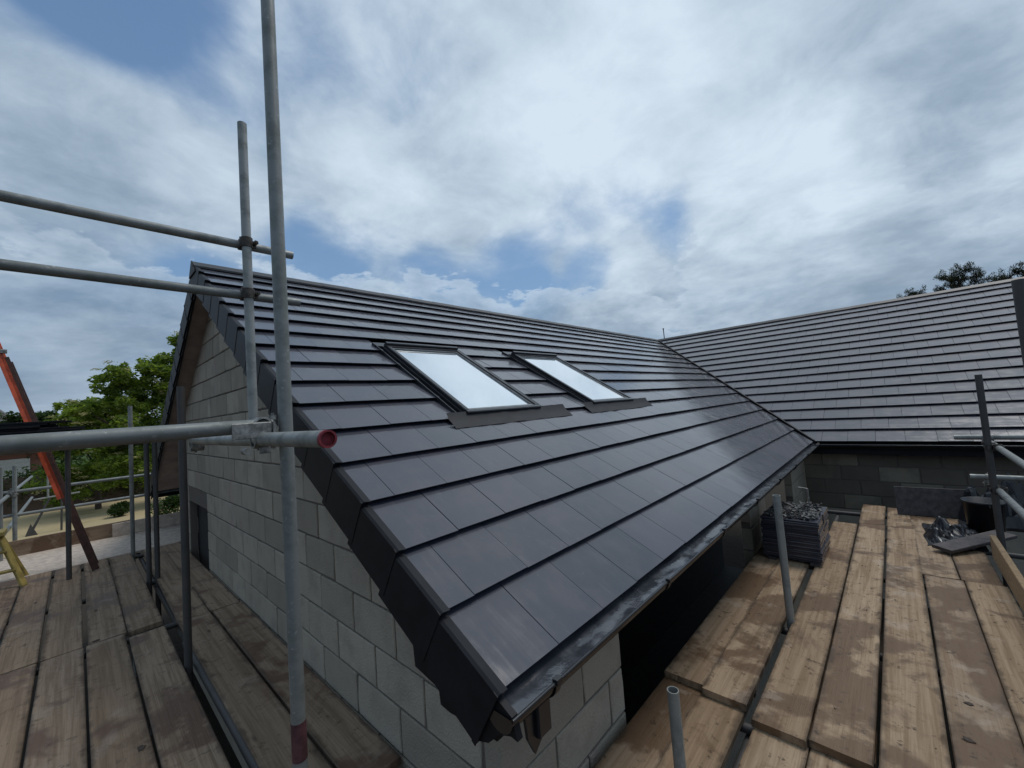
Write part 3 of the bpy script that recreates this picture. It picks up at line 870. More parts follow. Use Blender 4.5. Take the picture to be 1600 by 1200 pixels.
C((.43, 2.66, -.05), (0, 1, 0), (1, 0, 0), sc1)
C((.69, 2.70, -.02), (0, 0, 1), (1, 0, 0), sc1)
# board clip bracket at the end of the bright ledger
mb = MB(); mb.cbox((.36, 1.632, -.042), (.478, 1.640, .012), .002); mb.cbox((.484, 1.628, -.085), (.492, 1.70, .012), .002); mb.tube((.40, 1.62, -.085), (.40, 1.66, -.085), .012, 8)
mb.cbox((.44, 1.634, -.098), (.475, 1.642, -.075), .002)
adopt(mb.build('clip_plate', COUP, None), sc1)
tp = MB().tube((.535, 1.66, -1.19), (.535, 1.66, -1.06), TR + .0012, 24, inner=TR + .0002).build('red_tape', RUBBER, None); adopt(tp, sc1)
P3 = (.53, 3.80); T('standard', (*P3, GZ), (*P3, .33), sc1, mat=DTUBE)
T('standard', (.555, 6.31, GZ), (.555, 6.31, -.06), sc1, mat=DTUBE); T('standard', (.625, 6.29, GZ), (.625, 6.29, -.10), sc1, mat=DTUBE)
T('standard', (-.065, 7.31, GZ), (-.065, 7.31, .02), sc1, mat=DTUBE)
T('standard', (.534, 7.92, GZ), (.534, 7.92, .42), sc1)
for (x, y) in ((-.62, 9.62), (1.32, 9.66), (-.74, 9.45)):
    T('standard', (x, y, GZ), (x, y, -.32), sc1)
for z in (-.705, -1.05): T('guard_rail', (-.75, 9.66, z), (1.6, 9.66, z), sc1)
for z in (-.745, -1.22):
    T('guard_rail', (-.685, 7.0, z), (-.685, 14.5, z - .02), sc1)
C((-.65, 9.64, -.705), (0, 0, 1), (1, 0, 0), sc1); C((-.65, 9.60, -.745), (0, 0, 1), (0, 1, 0), sc1)
for y in (2.0, 4.84, 6.4, 7.95, 9.3): T('transom', (-1.0, y, DZ - .063), (1.0, y, DZ - .063), sc1, mat=DTUBE)
for x in (.62, -.75): T('ledger', (x, .4, DZ - .112), (x, 9.7, DZ - .112), sc1, mat=DTUBE)
T('ledger', (.60, 1.9, DZ - .035), (.585, 4.3, DZ - .04), sc1, mat=DTUBE)
T('transom', (-1.6, 7.40, -.01), (.02, 7.40, -.01), sc1); T('transom', (-1.6, 6.95, -.01), (.02, 6.95, -.01), sc1)
T('ledger', (-.11, 6.9, -.058), (-.11, 7.6, -.058), sc1)
# right-hand scaffold
o = T('standard', (3.44, .675, GZ), (3.40, .675, -.765), sc2); o = T('standard', (1.715, .795, GZ), (1.70, .79, -1.232), sc2)
T('standard', (5.60, -.575, GZ), (5.60, -.575, -.02), sc2, mat=DTUBE)
T('standard', (3.50, -.548, GZ), (3.50, -.548, .485), sc2, mat=DTUBE)
T('guard_rail', (6.05, -.635, -.68), (1.6, -.635, -.70), sc2); T('guard_rail', (6.0, -.60, -1.06), (1.6, -.64, -1.06), sc2)
T('transom', (6.02, -.40, -.632), (6.02, -2.6, -.632), sc2); T('transom', (5.98, -.47, -1.01), (5.98, -2.6, -1.01), sc2)
C((6.0, -.63, -.655), (0, 1, 0), (1, 0, 0), sc2); C((5.98, -.60, -1.034), (0, 1, 0), (1, 0, 0), sc2)
C((5.60, -.605, -.68), (1, 0, 0), (0, 0, 1), sc2, mat=DCOUP); C((5.60, -.60, -1.06), (1, 0, 0), (0, 0, 1), sc2, mat=DCOUP)
for x in (1.3, 2.35, 3.45, 4.8, 6.0, 7.0): T('transom', (x, -.9, DZ - .101), (x, 1.15, DZ - .101), sc2, mat=DTUBE)
T('ledger', (.9, .70, DZ - .15), (7.1, .70, DZ - .15), sc2, mat=DTUBE); T('ledger', (.9, -.60, DZ - .15), (7.1, -.60, DZ - .15), sc2, mat=DTUBE)

# decks -------------------------------------------------------------
def board_mesh(L, seed, mat):
    r_ = random.Random(seed); W, H, c = .225, .038, .005; seg = 10
    prof = [(-W / 2 + c, -H), (W / 2 - c, -H), (W / 2, -H + c), (W / 2, -c), (W / 2 - c, 0), (0, -.0008), (-W / 2 + c, 0), (-W / 2, -c), (-W / 2, -H + c)]
    n_ = len(prof); vs = []
    cup = r_.uniform(-.0015, .002); tw = r_.uniform(-.004, .004); bow = r_.uniform(-.004, .004)
    for i in range(seg + 1):
        x = L * i / seg; f = i / seg - .5
        for (y, z) in prof:
            wv = .0022 * noise.noise(Vector((x * 1.3, seed * 3.1, 2 if y > 0 else 7))) if abs(y) > .09 else 0
            vs.append((x, y + wv + bow * 4 * (f * f), z + cup * (1 - abs(y) / .11) + tw * f * y / .11))
    fs = [(a * n_ + i, a * n_ + (i + 1) % n_, (a + 1) * n_ + (i + 1) % n_, (a + 1) * n_ + i) for a in range(seg) for i in range(n_)]
    fs = [f[::-1] for f in fs]
    fs += [tuple(range(n_)), tuple(range((seg + 1) * n_ - 1, seg * n_ - 1, -1))]
    mb = MB(); mb.add(vs, fs)
    return mb.mesh('scaffold_board', mat)
deck2 = empty('scaffold_deck', (1, 0, DZ - .1)); tag(deck2, 'warm brown plank deck with wet patches below the long gutter', 'scaffold deck', 'scaffold decks')
deck1 = empty('scaffold_deck', (0, 1, DZ - .1)); tag(deck1, 'shaded grey plank deck running along the gable wall', 'scaffold deck', 'scaffold decks')
cnt = [0]
def board(par, x, y, L, ang, z, mat, label=None):
    cnt[0] += 1
    o = link('scaffold_board', board_mesh(L, cnt[0], mat), None)
    o.location = (x, y, z); o.rotation_euler = (0, 0, ang)
    adopt(o, par)
    if label: o['label'] = label
    # galvanised end bands
    for e in (.02, L - .045):
        b_ = MB(); b_.box((e, -.1145, -.0385), (e + .025, .1145, -.0375)); 
        for yy in (-.1152, .1142): b_.box((e, yy, -.037), (e + .025, yy + .001, -.004))
        bo = b_.build('end_band', DCOUP, o)
    return o
rowsR = [(1.045, 2.40, 6.25), (.825, 2.375, 6.2), (.555, 2.29, 6.15), (.322, 2.31, 7.16), (.080, 2.28, 7.10), (-.155, .95, 4.80), (-.385, .9, 4.81)]
for i, (y, xa, xb) in enumerate(rowsR):
    an = rnd(-.003, .003)
    if i < 5:
        L = min(3.9, xb - xa) if i != 9 else 3.9
        board(deck2, xa, y, L, an, DZ + rnd(-.001, .001), BOARD)
        x2 = xa + L + .01
        if xb - x2 > .3: board(deck2, x2, y + rnd(-.004, .004), xb - x2 + (.9 if i < 3 else 0), rnd(-.002, .002), DZ + rnd(-.001, .001), BOARD)
        x0 = -1.0 + rnd(-.1, .1) if i > 3 else 1.12 + (.0 if i > 1 else 0) 
        board(deck2, x0 if i < 3 else .95, y + (.01 if i < 2 else 0), 2.62 - (x0 if i < 3 else .95), rnd(-.002, .002), DZ - .039, BOARD)
    else:
        board(deck2, xa, y - .002, xb - xa, .0, DZ, BOARD)
        board(deck2, 4.815, y + .018, 2.35, .012 if i == 5 else .01, DZ, BOARD)
LX = [-.565, -.322, -.085]
for i, x in enumerate(LX):
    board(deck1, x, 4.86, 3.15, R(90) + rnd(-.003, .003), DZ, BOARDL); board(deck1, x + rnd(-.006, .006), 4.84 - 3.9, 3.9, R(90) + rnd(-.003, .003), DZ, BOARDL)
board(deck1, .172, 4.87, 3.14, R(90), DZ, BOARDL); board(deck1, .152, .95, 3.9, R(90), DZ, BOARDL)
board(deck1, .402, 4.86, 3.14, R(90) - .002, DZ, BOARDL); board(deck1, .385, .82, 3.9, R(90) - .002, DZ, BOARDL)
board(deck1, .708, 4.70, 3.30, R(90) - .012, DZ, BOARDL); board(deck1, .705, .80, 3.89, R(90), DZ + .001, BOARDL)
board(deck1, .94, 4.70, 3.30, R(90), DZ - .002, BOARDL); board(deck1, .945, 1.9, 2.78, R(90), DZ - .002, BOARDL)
for i in range(7):
    o = board(deck1, -.95, 8.14 + i * .232, 3.9, rnd(-.003, .003), DZ + .002, SUNWOOD if i > 0 else SUNWOOD)
# toe boards
def toe(name, a, b, h, th, mat, label, par=None, group=None):
    a = Vector(a); b = Vector(b); L = (b - a).length; mb = MB(); mb.cbox((0, -th / 2, 0), (L, th / 2, h), .004)
    o = mb.build(name, mat); o.location = a; d_ = b - a
    o.rotation_euler = (0, -math.asin(d_.z / L), math.atan2(d_.y, d_.x))
    tag(o, label, 'toe board', group); return o
toe('toe_board', (-.70, 9.58, DZ + .003), (.66, 9.58, DZ + .003), .225, .038, BOARDL, 'weathered toe board standing on edge at far deck end beside the yellow step stool', group='toe boards')
toe('toe_board', (.40, 9.52, DZ + .003), (2.9, 9.52, DZ + .003), .21, .038, SUNWOOD, 'paler toe board on edge at far deck end beside the house corner', group='toe boards')
toe('toe_board', (1.2, -.520, DZ + .002), (5.5, -.520, DZ + .002), .20, .038, TIMBER, 'fresh yellow timber edge board on the brown deck under the guard rails', group='toe boards')

# ------------------------------------------------------------------ loose things
# orange ladder
lad = empty('ladder', (.16, 7.40, DZ)); tag(lad, 'extension ladder with orange upper section leaning away over the grey deck', 'ladder')
Lv = Vector((-.78, .71, 2.82)); Ld = Lv.normalized(); Wd = Vector((.06, .95, -.2)); Wd = (Wd - Ld * Wd.dot(Ld)).normalized(); Nd = Ld.cross(Wd)
def ch(base, L, w_=.032):
    mb = MB(); M_ = Matrix((Nd, Wd, Ld)).transposed().to_4x4(); M_.translation = base
    mb.cbox((-w_, -.014, 0), (w_, -.008, L), .001, M_); mb.cbox((-w_, -.008, 0), (-w_ + .006, .02, L), .001, M_); mb.cbox((w_ - .006, -.008, 0), (w_, .02, L), .001, M_)
    return mb
b0 = Vector((0, 0, .015))
for o_ in (b0, b0 + Wd * .38 + Ld * .08):
    o = ch(o_, 2.9).build('stile', OLDWOOD, lad); o['label'] = 'dark lower stile'
for o_ in (b0 + Nd * .035 + Ld * .98, b0 + Nd * .035 + Wd * .38 + Ld * 1.06):
    o = ch(o_, 3.0).build('stile', ORANGE, lad); o['label'] = 'orange upper stile'
for i in range(13):
    c_ = b0 + Ld * (.3 + .28 * i) + Nd * (.035 if i > 9 else 0); MB().tube(c_, c_ + Wd * .38, .014, 12).build('rung', GALV if i > 2 else OLDWOOD, lad)
MB().cbox((-.03, -.02, 0), (.03, .02, .05), .004, Matrix.Translation(b0 + Ld * 2.95 - Wd * .02)).build('bracket', COUP, lad)
# yellow step stool
ys_ = empty('step_stool', (-.42, 7.54, DZ)); tag(ys_, 'low yellow step stool standing at the far corner of the grey deck', 'step stool')
A0 = Vector((0, 0, .0)); A1 = Vector((-.20, .20, .62))
B0 = Vector((-.02, .56, 0)); B1 = Vector((-.22, .34, .62))
def stile(a, b, w=.06):
    mb = MB(); d_ = (b - a); L = d_.length; q_ = d_.to_track_quat('Z', 'Y').to_matrix().to_4x4(); q_.translation = a
    mb.cbox((-w / 2, -.016, 0), (w / 2, .016, L), .004, q_); return mb
off = Vector((-.50, 0, 0))
for a, b in ((A0, A1), (B0, B1), (A0 + off, A1 + off + Vector((.25, 0, 0))), (B0 + off, B1 + off + Vector((.25, 0, 0)))): stile(a, b).build('leg', YELLOW, ys_)
for i in range(2):
    p_ = A0.lerp(A1, .3 + i * .35); mb = MB(); mb.cbox((-.40, -.04, -.01), (0, .05, .015), .003, Matrix.Translation(p_)); mb.build('tread', YELLOW, ys_)
mb = MB(); mb.cbox((-.34, -.1, -.03), (.05, .22, .02), .006, Matrix.Translation(A1)); mb.build('top_tread', YELLOW, ys_)
# stack of black boards on the scaffold transoms
stk = empty('board_stack', (-.9, 7.2, .015)); tag(stk, 'stack of long black boards lying across high transoms beyond the bright ledger', 'board stack')
rs = random.Random(5)
for lay in range(9):
    for row in range(3):
        L = rs.uniform(1.9, 2.4); mb = MB()
        mb.cbox((-L / 2, -.07, 0), (L / 2, .07, .022), .002)
        o = mb.build('black_board', VERGE, stk)
        xr = rs.uniform(-.28, .08) + (.9 if lay < 6 else .75)
        o.location = (xr - L / 2 + .05, -.16 + row * .16 + rs.uniform(-.01, .01), lay * .0245); o.rotation_euler = (0, rs.uniform(-.003, .003), rs.uniform(-.02, .02))
# stack of spare roof tiles
CL, CW, CH = .64, .47, .40
ts_ = empty('tile_stack', (4.56, .6, DZ)); tag(ts_, 'stack of spare dark roof tiles standing on the brown deck under the eaves', 'tile stack')
stm = MB(); stm.cbox((0, 0, 0), (.315, .455, .0165), .0035); stm = stm.mesh('spare_tile', TILE)
rt = random.Random(2)
for lay in range(21):
    for kx in (0, 1):
        o = link('roof_tile', stm, ts_); o.location = (kx * .322 + rt.uniform(-.006, .006), .006 + rt.uniform(-.008, .008), .022 + lay * .0178); o.rotation_euler = (0, 0, rt.uniform(-.02, .02))
mb = MB()
for y in (.03, .36): mb.cbox((-.01, y, 0), (.66, y + .07, .0215), .003)
mb.build('bearer', DARKW, ts_)
def chips(n_, fn, smin, smax, seed):
    r_ = random.Random(seed); mb = MB()
    for _ in range(n_):
        p_ = fn(r_); s_ = r_.uniform(smin, smax)
        M_ = Matrix.Translation(p_) @ Matrix.Rotation(r_.uniform(0, 6.3), 4, 'Z') @ Matrix.Rotation(r_.uniform(-.9, .9), 4, 'X') @ Matrix.Rotation(r_.uniform(-.6, .6), 4, 'Y')
        q = [(-s_, -s_ * .5), (s_ * r_.uniform(.5, 1), -s_ * r_.uniform(.3, .7)), (s_ * r_.uniform(.6, 1.1), s_ * .4), (-s_ * .2, s_ * r_.uniform(.4, .8)), (-s_ * .9, s_ * .3)]
        mb.prism(q, 0, s_ * .22, M_)
    return mb
hp = chips(520, lambda r_: Vector((r_.uniform(.03, CL - .03), r_.uniform(.03, CW - .04), CH + r_.random() ** 2 * .03)), .008, .026, 4)
o = hp.build('scrap_heap', SCRAP); o.location = (4.56, .6, DZ + .001); tag(o, 'slate scraps strewn over the stack of dark roof tiles', 'scraps', kind='stuff')
hook = MB(); hook.tube((5.02, .72, DZ + .40), (5.02, .72, DZ + .60), .006, 8); hook.tube((5.02, .72, DZ + .60), (5.02, .80, DZ + .61), .006, 8)
tag(hook.build('wire_hook', COUP), 'thin bent wire standing up from the tile stack', 'wire')
# bucket
def bucket(loc, r0, r1, h, label):
    root = empty('bucket', loc); tag(root, label, 'bucket')
    mb = MB(); n_ = 28
    prof = [(0, .004), (r0, .004), (r1, h), (r1 + .008, h), (r1 + .008, h - .02), (r1 + .001, h - .022), (r0 + .003, 0), (0, 0)]
    vs = []
    for i in range(n_):
        a = 2 * math.pi * i / n_; vs += [(rr * math.cos(a), rr * math.sin(a), z) for rr, z in prof]
    p_ = len(prof); fs = [(i * p_ + j, i * p_ + j + 1, ((i + 1) % n_) * p_ + j + 1, ((i + 1) % n_) * p_ + j) for i in range(n_) for j in range(p_ - 1)]
    mb.add(vs, fs, True); mb.build('bucket_body', BLACKP, root)
    hd = MB()
    for i in range(12):
        a, b = math.pi * i / 12, math.pi * (i + 1) / 12
        hd.tube((r1 * math.cos(a), -.02 - r1 * .9 * math.sin(a) * .3, h - .01 - r1 * .8 * math.sin(a)), (r1 * math.cos(b), -.02 - r1 * .9 * math.sin(b) * .3, h - .01 - r1 * .8 * math.sin(b)), .003, 6)
    hd.build('handle', COUP, root); return root
bucket((6.30, -.56, DZ), .12, .15, .34, 'black builders bucket standing beside the black sheet heap')
# crumpled black sheeting
def crumple(name, loc, sx, sy, sz, seed, mat, label, cat):
    mb = MB(); n_ = 26; vs = []
    for i in range(n_ + 1):
        for j in range(n_ + 1):
            u, v = i / n_ * 2 - 1, j / n_ * 2 - 1
            e = max(0, 1 - (abs(u) ** 2.5 + abs(v) ** 2.5))
            z = sz * e ** .6 * (.55 + .9 * noise.noise(Vector((u * 2.1, v * 2.1, seed))) + .35 * noise.noise(Vector((u * 6, v * 6, seed + 3))))
            q = .12 * noise.noise(Vector((u * 2, v * 2, seed + 9)))
            vs.append(((u + q) * sx, (v + q) * sy, max(.002, z)))
    mb.add(vs, [(i * (n_ + 1) + j, (i + 1) * (n_ + 1) + j, (i + 1) * (n_ + 1) + j + 1, i * (n_ + 1) + j + 1) for i in range(n_) for j in range(n_)], False)
    o = mb.build(name, mat); o.location = loc; tag(o, label, cat); return o
crumple('plastic_sheet', (6.05, -.30, DZ + .004), .42, .20, .15, 2.0, BLACKP, 'crumpled black plastic sheeting heaped at the far end of the brown deck', 'plastic sheet')
crumple('rubble_bag', (6.9, -.75, DZ + .004), .3, .35, .5, 5.0, BLACKP, 'full black rubble bag slumped behind the guard rails', 'rubble bag')
plk = MB(); plk.cbox((-.36, -.08, 0), (.36, .08, .03), .004)
o = plk.build('offcut_board', DARKW); o.location = (5.72, -.42, DZ + .055); o.rotation_euler = (.05, -.08, R(-40)); tag(o, 'dark board offcut lying askew over the sheeting by the bucket', 'offcut')
plk = MB(); plk.cbox((0, -.3, 0), (.03, .3, .33), .004)
o = plk.build('sheet_offcut', DARKW); o.location = (6.8, -.2, DZ + .003); o.rotation_euler = (0, R(14), R(4)); tag(o, 'brown sheet offcut leaning on edge before the wing wall', 'sheet offcut')
# small lumps lying on the decks
lumps = [((3.02, -.13), .013, 'dark mortar lump on the brown deck near the open plank joint'), ((2.72, -.10), .017, 'dark lump on the brown deck under the guard rails'), ((2.62, -.24), .012, 'dark chip beside a plank joint on the brown deck')]
def lump(p_, s_, seed):
    mb = MB(); vs = []; n_ = 8; r_ = random.Random(seed)
    for j, (rr, z) in enumerate(((1, 0), (.95, .12), (.65, .28), (0.15, .33))):
        for i in range(n_): 
            a = 2 * math.pi * i / n_; k_ = r_.uniform(.5, 1.25)
            vs.append((rr * s_ * k_ * math.cos(a) * 1.5, rr * s_ * k_ * math.sin(a), z * s_))
    fs = [(j * n_ + i, j * n_ + (i + 1) % n_, (j + 1) * n_ + (i + 1) % n_, (j + 1) * n_ + i) for j in range(3) for i in range(n_)] + [tuple(range(3 * n_, 4 * n_))]
    mb.add(vs, fs); o = mb.build('mortar_lump', BARK); o.location = (*p_, DZ + .001); o.rotation_euler[2] = r_.uniform(0, 6); return o
for i, (p_, s_, lb) in enumerate(lumps): tag(lump(p_, s_, i), lb, 'debris', 'bits of debris on the decks')
lumps2 = [((.22, 3.05), .020, 'dark leaf shaped chip on the grey deck nearest the camera'), ((-.08, 2.72), .022, 'dark smear of debris on the grey deck by a plank joint'), ((.10, 4.9), .02, 'dark scrap by the plank end joint of the grey deck')]
for i, (p_, s_, lb) in enumerate(lumps2): tag(lump(p_, s_, 9 + i), lb, 'debris', 'bits of debris on the decks')
cr2 = chips(160, lambda r_: Vector((r_.uniform(1.3, 7.0), r_.uniform(-.45, 1.1), DZ + .003)), .002, .006, 8)
tag(cr2.build('sawdust_and_grit', SCRAP), 'fine grit and crumbs strewn over the brown deck', 'grit', kind='stuff')
# thin rod beyond the ridge
rod = MB(); rod.tube((13.3, 5.33, 1.0), (13.27, 5.34, 2.18), .014, 10); rod.tube((13.27, 5.34, 2.18), (13.27, 5.34, 2.22), .022, 10)
rod.tube((13.3, 5.33, GZ), (13.3, 5.33, 1.0), .024, 10)
tag(rod.build('metal_rod', DTUBE), 'thin dark rod standing up behind the meeting of both ridges', 'rod')

# ------------------------------------------------------------------ garden beyond
def leaf_cloud(centres, n_, size, seed, flat=.5, wid=.45):
    """centres: list of (pos, radii, weight) ; quads bent along the middle"""
    r_ = np.random.default_rng(seed)
    wts = np.array([c[2] for c in centres], float); wts /= wts.sum()
    idx = r_.choice(len(centres), n_, p=wts)
    P0 = np.array([c[0] for c in centres])[idx]; Rd = np.array([c[1] for c in centres])[idx]
    dirs = r_.normal(size=(n_, 3)); dirs /= np.linalg.norm(dirs, axis=1)[:, None]
    rad = r_.random(n_) ** .45
    P_ = P0 + dirs * Rd * rad[:, None]
    a = r_.normal(size=(n_, 3)); a[:, 2] *= flat; a /= np.linalg.norm(a, axis=1)[:, None]
    b = r_.normal(size=(n_, 3)); b -= (b * a).sum(1)[:, None] * a; b /= np.linalg.norm(b, axis=1)[:, None]
    s_ = size * r_.uniform(.6, 1.3, n_)[:, None]
    V = np.stack([P_ - a * s_, P_ + b * s_ * wid, P_ + a * s_, P_ - b * s_ * wid], 1).reshape(-1, 3)
    return V
def quads(name, V, mat, parent=None):
    n_ = len(V) // 4; me = bpy.data.meshes.new(name)
    me.vertices.add(len(V)); me.vertices.foreach_set('co', V.astype(np.float32).ravel())
    me.loops.add(4 * n_); me.loops.foreach_set('vertex_index', np.arange(4 * n_, dtype=np.int32))
    me.polygons.add(n_); me.polygons.foreach_set('loop_start', np.arange(0, 4 * n_, 4, dtype=np.int32))
    me.update(calc_edges=True); me.materials.append(mat)
    return link(name, me, parent)
def tree(loc, clumps, leaves, size, seed, label, mat, blossoms=0, name='tree', cat='tree', group=None, trunk=.12):
    root = empty(name, loc); tag(root, label, cat, group)
    r_ = random.Random(seed)
    tr = MB()
    top = max(c[0][2] for c in clumps)
    tr.tube((0, 0, 0), (0, 0, top * .55), trunk, 10, r2=trunk * .55)
    for c, rr, w_ in clumps:
        st = Vector((0, 0, min(c[2] * .5, top * .5)))
        tr.tube(st, Vector(c), trunk * .35, 7, r2=trunk * .08)
        for _ in range(3):
            e = Vector(c) + Vector([r_.uniform(-1, 1) * rr[i] * .8 for i in range(3)])
            tr.tube(st.lerp(Vector(c), .6), e, trunk * .14, 5, r2=trunk * .04)
    tr.build('trunk', BARK, root)
    sub = []
    for c, rr, w_ in clumps:
        for _ in range(20):
            v = Vector((r_.gauss(0, 1), r_.gauss(0, 1), r_.gauss(0, 1))).normalized() * r_.uniform(.4, 1.0)
            sub.append(([c[i] + v[i] * rr[i] for i in range(3)], [rr[i] * r_.uniform(.20, .38) for i in range(3)], w_))
    quads('crown', leaf_cloud(sub, leaves, size, seed), mat, root)
    if blossoms:
        bm = MB()
        for _ in range(blossoms):
            c, rr, w_ = r_.choice(clumps)
            v = Vector((r_.gauss(0, 1), r_.gauss(-.9, 1), r_.gauss(.2, 1))).normalized()
            p_ = Vector([c[i] + v[i] * rr[i] * r_.uniform(.8, .98) for i in range(3)]); s_ = r_.uniform(.10, .22)
            for _k in range(26):
                q_ = p_ + Vector((r_.gauss(0, s_ * .6), r_.gauss(0, s_ * .5), r_.gauss(0, s_ * .22)))
                e_ = r_.uniform(.02, .045)
                bm.add([q_ + Vector((-e_, 0, 0)), q_ + Vector((0, -e_, .4 * e_)), q_ + Vector((e_, 0, 0)), q_ + Vector((0, e_, -.3 * e_))], [(0, 1, 2, 3)])
        o = bm.build('blossom', BLOSSOM, root); o['kind'] = 'stuff'
    return root
def cl(x, y, z, a, b, c, w_=1): return ((x, y, z), (a, b, c), w_)
tree((3.1, 25.5, GZ), [cl(.2, 0, 6.2, 1.2, 1.2, 1.2, 1.6), cl(-.9, 0, 5.2, 1.1, 1.0, 1.0, 1.2), cl(-1.6, 0, 3.6, 1.3, 1.2, 1.2, 1.4), cl(.4, 0, 4.2, 1.8, 1.2, 1.7, 2.2), cl(-.6, -.4, 1.9, 1.8, 1.2, 1.3, 1.7), cl(1.3, 0, 7.0, 1.1, .9, 1.1, 1.2), cl(.7, 0, 7.7, .7, .7, .8, .6), cl(-1.8, 0, 5.9, .9, 1.0, .85, .8), cl(-2.9, 0, 4.5, .8, .9, .7, .5), cl(1.4, 0, 1.4, 1.3, 1, 1.1, 1)],
     36000, .095, 11, 'tall bright green elder tree with cream blossom rising beside the gable', LEAF1, 60)
tree((.7, 27.5, GZ), [cl(.1, 0, 4.4, 1.2, 1.1, .8, 1.1), cl(-.8, 0, 3.7, 1.2, 1.0, 1.0, 1), cl(1.1, 0, 3.8, 1.2, 1.2, 1.0, 1), cl(.3, -.4, 2.6, 1.9, 1.2, 1.4, 1.8), cl(-.5, 0, 1.3, 1.5, 1.1, 1.0, 1)],
     21000, .095, 12, 'lower rounded elder tree with cream blossom behind the ladder', LEAF1, 46)
tree((-2.4, 44, GZ), [cl(.3, 0, 4.6, 1.9, 1.5, 1.0), cl(1.6, 0, 4.0, 1.5, 1.5, .9), cl(-1, 0, 4.2, 1.4, 1.5, .9), cl(.4, 0, 2.5, 2.6, 1.5, 1.6)],
     7000, .15, 13, 'small distant olive green tree between ladder and elder', LEAF2)
hedge = empty('hedge', (1.5, 30.5, GZ)); tag(hedge, 'long dark green hedge at the back of the dry garden', 'hedge')
hc = [cl(-5 + i * .7, rnd(-.2, .2), 1.0 + rnd(-.15, .25), .6, .6, 1.1) for i in range(22)]
quads('foliage', leaf_cloud(hc, 20000, .09, 21), LEAF2, hedge)
mb = MB(); mb.box((-5, -.25, 0), (10, .25, 1.7)); mb.build('inner_branches', BARK, hedge)
for i, (x, y, s_, lb) in enumerate([(2.35, 20.5, .55, 'leafy shrub growing on the dry ground near the far guard rail'), (3.0, 19.2, .45, 'small white flowered bush beside the house corner beyond the deck'), (1.2, 23.8, .35, 'small weed clump on the dry ground')]):
    sh = empty('shrub', (x, y, GZ)); tag(sh, lb, 'shrub', 'shrubs in the garden')
    quads('foliage', leaf_cloud([cl(0, 0, s_ * .8, s_, s_, s_ * .8), cl(.4 * s_, 0, s_ * 1.2, s_ * .6, s_ * .6, s_ * .5)], 1600, .06, 31 + i), LEAF2 if i != 1 else LEAF1, sh)
    mb = MB()
    for a in range(6): mb.tube((0, 0, 0), (s_ * .6 * math.cos(a), s_ * .6 * math.sin(a), s_ * 1.2), .012, 5, r2=.004)
    mb.build('stem', BARK, sh)
gs = leaf_cloud([cl(.4 + i * .35, 17.6 + (i * .02) + rnd(-.3, .3), GZ + .05, .5, .7, .14) for i in range(16)] + [cl(-1.6 + i * .35, 17.4 + rnd(-.3, .3), GZ + .03, .4, .5, .07, .3) for i in range(7)], 14000, .07, 41)
tag(quads('grass', gs, LEAF1), 'strip of green grass along the near edge of the dry ground', 'grass', kind='stuff')
# a dark garden frame with two legs
sw = empty('washing_stand', (-.7, 22.9, GZ)); tag(sw, 'thin dark two legged washing stand on the dry ground', 'washing stand')
mb = MB(); mb.tube((-.45, 0, 0), (.05, 0, 1.25), .035, 8); mb.tube((-.45, .5, 0), (.05, .2, 1.25), .035, 8); mb.build('leg', DTUBE, sw)
mb = MB(); mb.tube((.32, 0, 0), (.34, 0, 1.25), .03, 8); mb.build('leg', DTUBE, sw)
mb = MB(); mb.tube((-.35, 0, 1.25), (.8, 0, 1.3), .03, 8); mb.tube((.0, 0, 1.25), (.0, 0, 2.3), .03, 8); mb.build('top_bar', GALV, sw)
mb = MB(); mb.prism([(-.55, -.12), (-.25, -.12), (-.42, .3)], 0, .05, Matrix.Translation((0, 0, .12)) @ Matrix.Rotation(R(90), 4, 'X')); mb.build('foot', DTUBE, sw)
# neighbouring bungalow at far left
nh = empty('bungalow', (-4.5, 44, GZ)); tag(nh, 'neighbouring bungalow with grey hipped roof and white garage door', 'house')
BRICKM = simple('dull red brick', (.16, .075, .055), .9, var=.3, scale=30)
WHITE = simple('off white painted door', (.42, .43, .42), .6, var=.1)
GROOF = simple('grey brown concrete tiles', (.115, .105, .10), .85, var=.35, scale=6)
mb = MB(); mb.box((-9, -1, 0), (2.9, 7, 3.1)); mb.build('wall', BRICKM, nh)
mb = MB(); mb.add([(-9.5, -1.5, 3.1), (3.3, -1.5, 3.1), (3.3, 7.5, 3.1), (-9.5, 7.5, 3.1), (-6, 3, 7.4), (-.6, 3, 7.4)], [(0, 1, 5, 4), (1, 2, 5), (2, 3, 4, 5), (3, 0, 4), (3, 2, 1, 0)]); mb.build('roof', GROOF, nh)
mb = MB(); mb.box((-9.5, -1.55, 2.85), (3.3, -1.46, 3.12)); mb.build('fascia', WHITE, nh)
mb = MB(); mb.box((-.8, -1.06, .05), (2.4, -1.005, 2.3)); mb.build('garage_door', WHITE, nh)
mb = MB()
for i in range(8): mb.box((-.8, -1.09, .15 + i * .27), (2.4, -1.062, .18 + i * .27))
mb.build('door_rib', WHITE, nh)
mb = MB(); mb.box((-5, -1.05, 1.0), (-2.6, -1.003, 2.3)); w_ = mb.build('window', WHITE, nh)
mb = MB(); mb.box((-4.9, -1.07, 1.08), (-3.85, -1.052, 2.22)); mb.box((-3.75, -1.07, 1.08), (-2.7, -1.052, 2.22)); mb.build('pane', GLASS, w_)
fnc = empty('garden_fence', (-3.0, 34, GZ)); tag(fnc, 'grey close boarded garden fence in front of the bungalow', 'fence')
FENCE = simple('grey fence timber', (.14, .135, .125), .9, var=.3, scale=20)
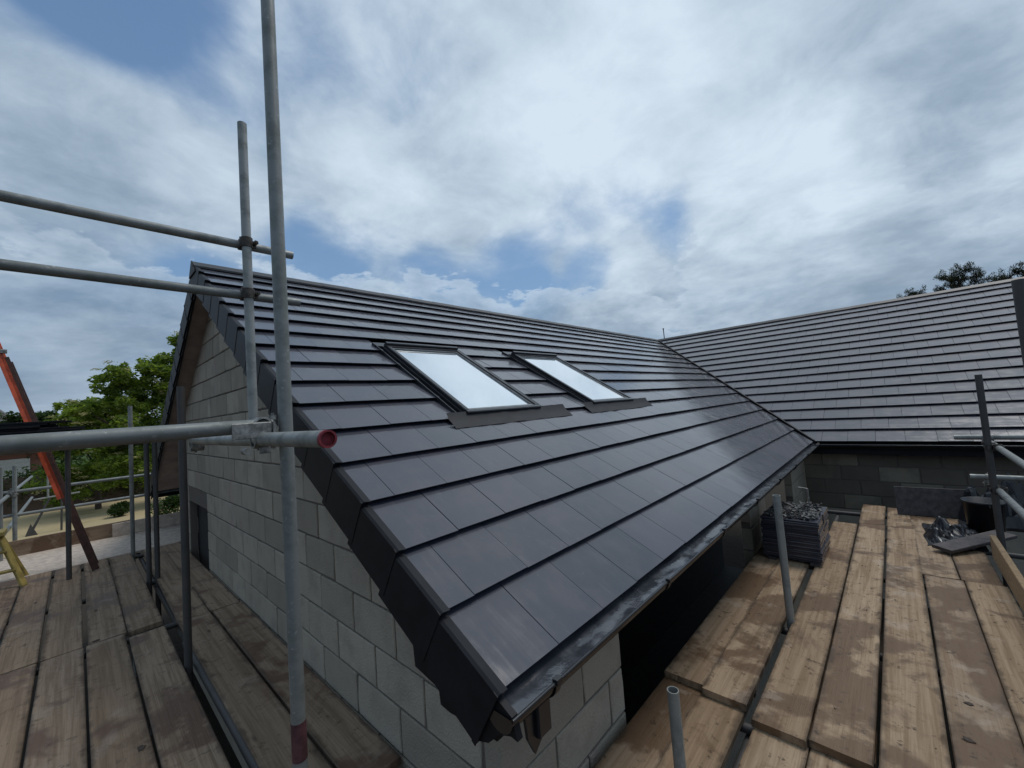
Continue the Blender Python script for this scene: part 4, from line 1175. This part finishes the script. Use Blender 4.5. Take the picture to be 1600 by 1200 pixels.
pm = MB(); pm.cbox((0, -.01, 0), (.14, .01, 1.5), .003); pmm = pm.mesh('pale', FENCE)
for i in range(34):
    o = link('pale', pmm, fnc); o.location = (-2.6 + i * .15, 0, .03); o.rotation_euler[2] = rnd(-.03, .03)
mb = MB()
for z in (.4, 1.2): mb.cbox((-2.7, .012, z), (2.6, .06, z + .07), .003)
mb.build('fence_rail', FENCE, fnc)

# dark pine beyond the wing ridge
def pine(loc, h, seed, label, group, spread=3.6, n_=26):
    root = empty('pine_tree', loc); tag(root, label, 'tree', group); r_ = random.Random(seed)
    tr = MB(); tr.tube((0, 0, 0), (0, 0, h * .97), .22, 8, r2=.04)
    tips = []
    for i in range(n_):
        z = h * (.45 + .55 * i / n_); a = i * 2.4 + r_.uniform(-.4, .4); L = spread * (1 - (i / n_) ** 1.6) * r_.uniform(.7, 1.15) + .5
        e = Vector((L * math.cos(a), L * math.sin(a), z + L * r_.uniform(.05, .4))); st = Vector((0, 0, z))
        tr.tube(st, e, .06, 5, r2=.012)
        for k_ in range(12):
            f = .25 + .75 * (k_ + r_.random()) / 10; p_ = st.lerp(e, f)
            q_ = p_ + Vector((r_.uniform(-.55, .55), r_.uniform(-.55, .55), r_.uniform(-.15, .6)))
            tr.tube(p_, q_, .016, 4, r2=.005); tips.append((tuple((p_ + q_) / 2), (.28, .28, .16), 1)); tips.append((tuple(q_), (.2, .2, .2), 1.2))
    tr.build('trunk', BARK, root)
    quads('crown', leaf_cloud(tips, 17000, .12, seed, 1.6, .13), LEAF3, root)
PG = 'dark pines beyond the wing ridge'
pine((44.8, -4.3, GZ), 10.9, 5, 'dark spiky pine behind the wing ridge, the broadest of the treetops', PG, 2.3)
pine((46, -6.9, GZ), 10.2, 6, 'dark pine treetop close to the broad one behind the wing ridge', PG, 2.0)
pine((45.5, -1.9, GZ), 9.7, 7, 'low small pine tip just clearing the wing ridge', PG, 1.0)
pine((47.5, -10.6, GZ), 11.0, 8, 'dark pine at the frame edge beyond the dark scaffold post', PG, 2.4)
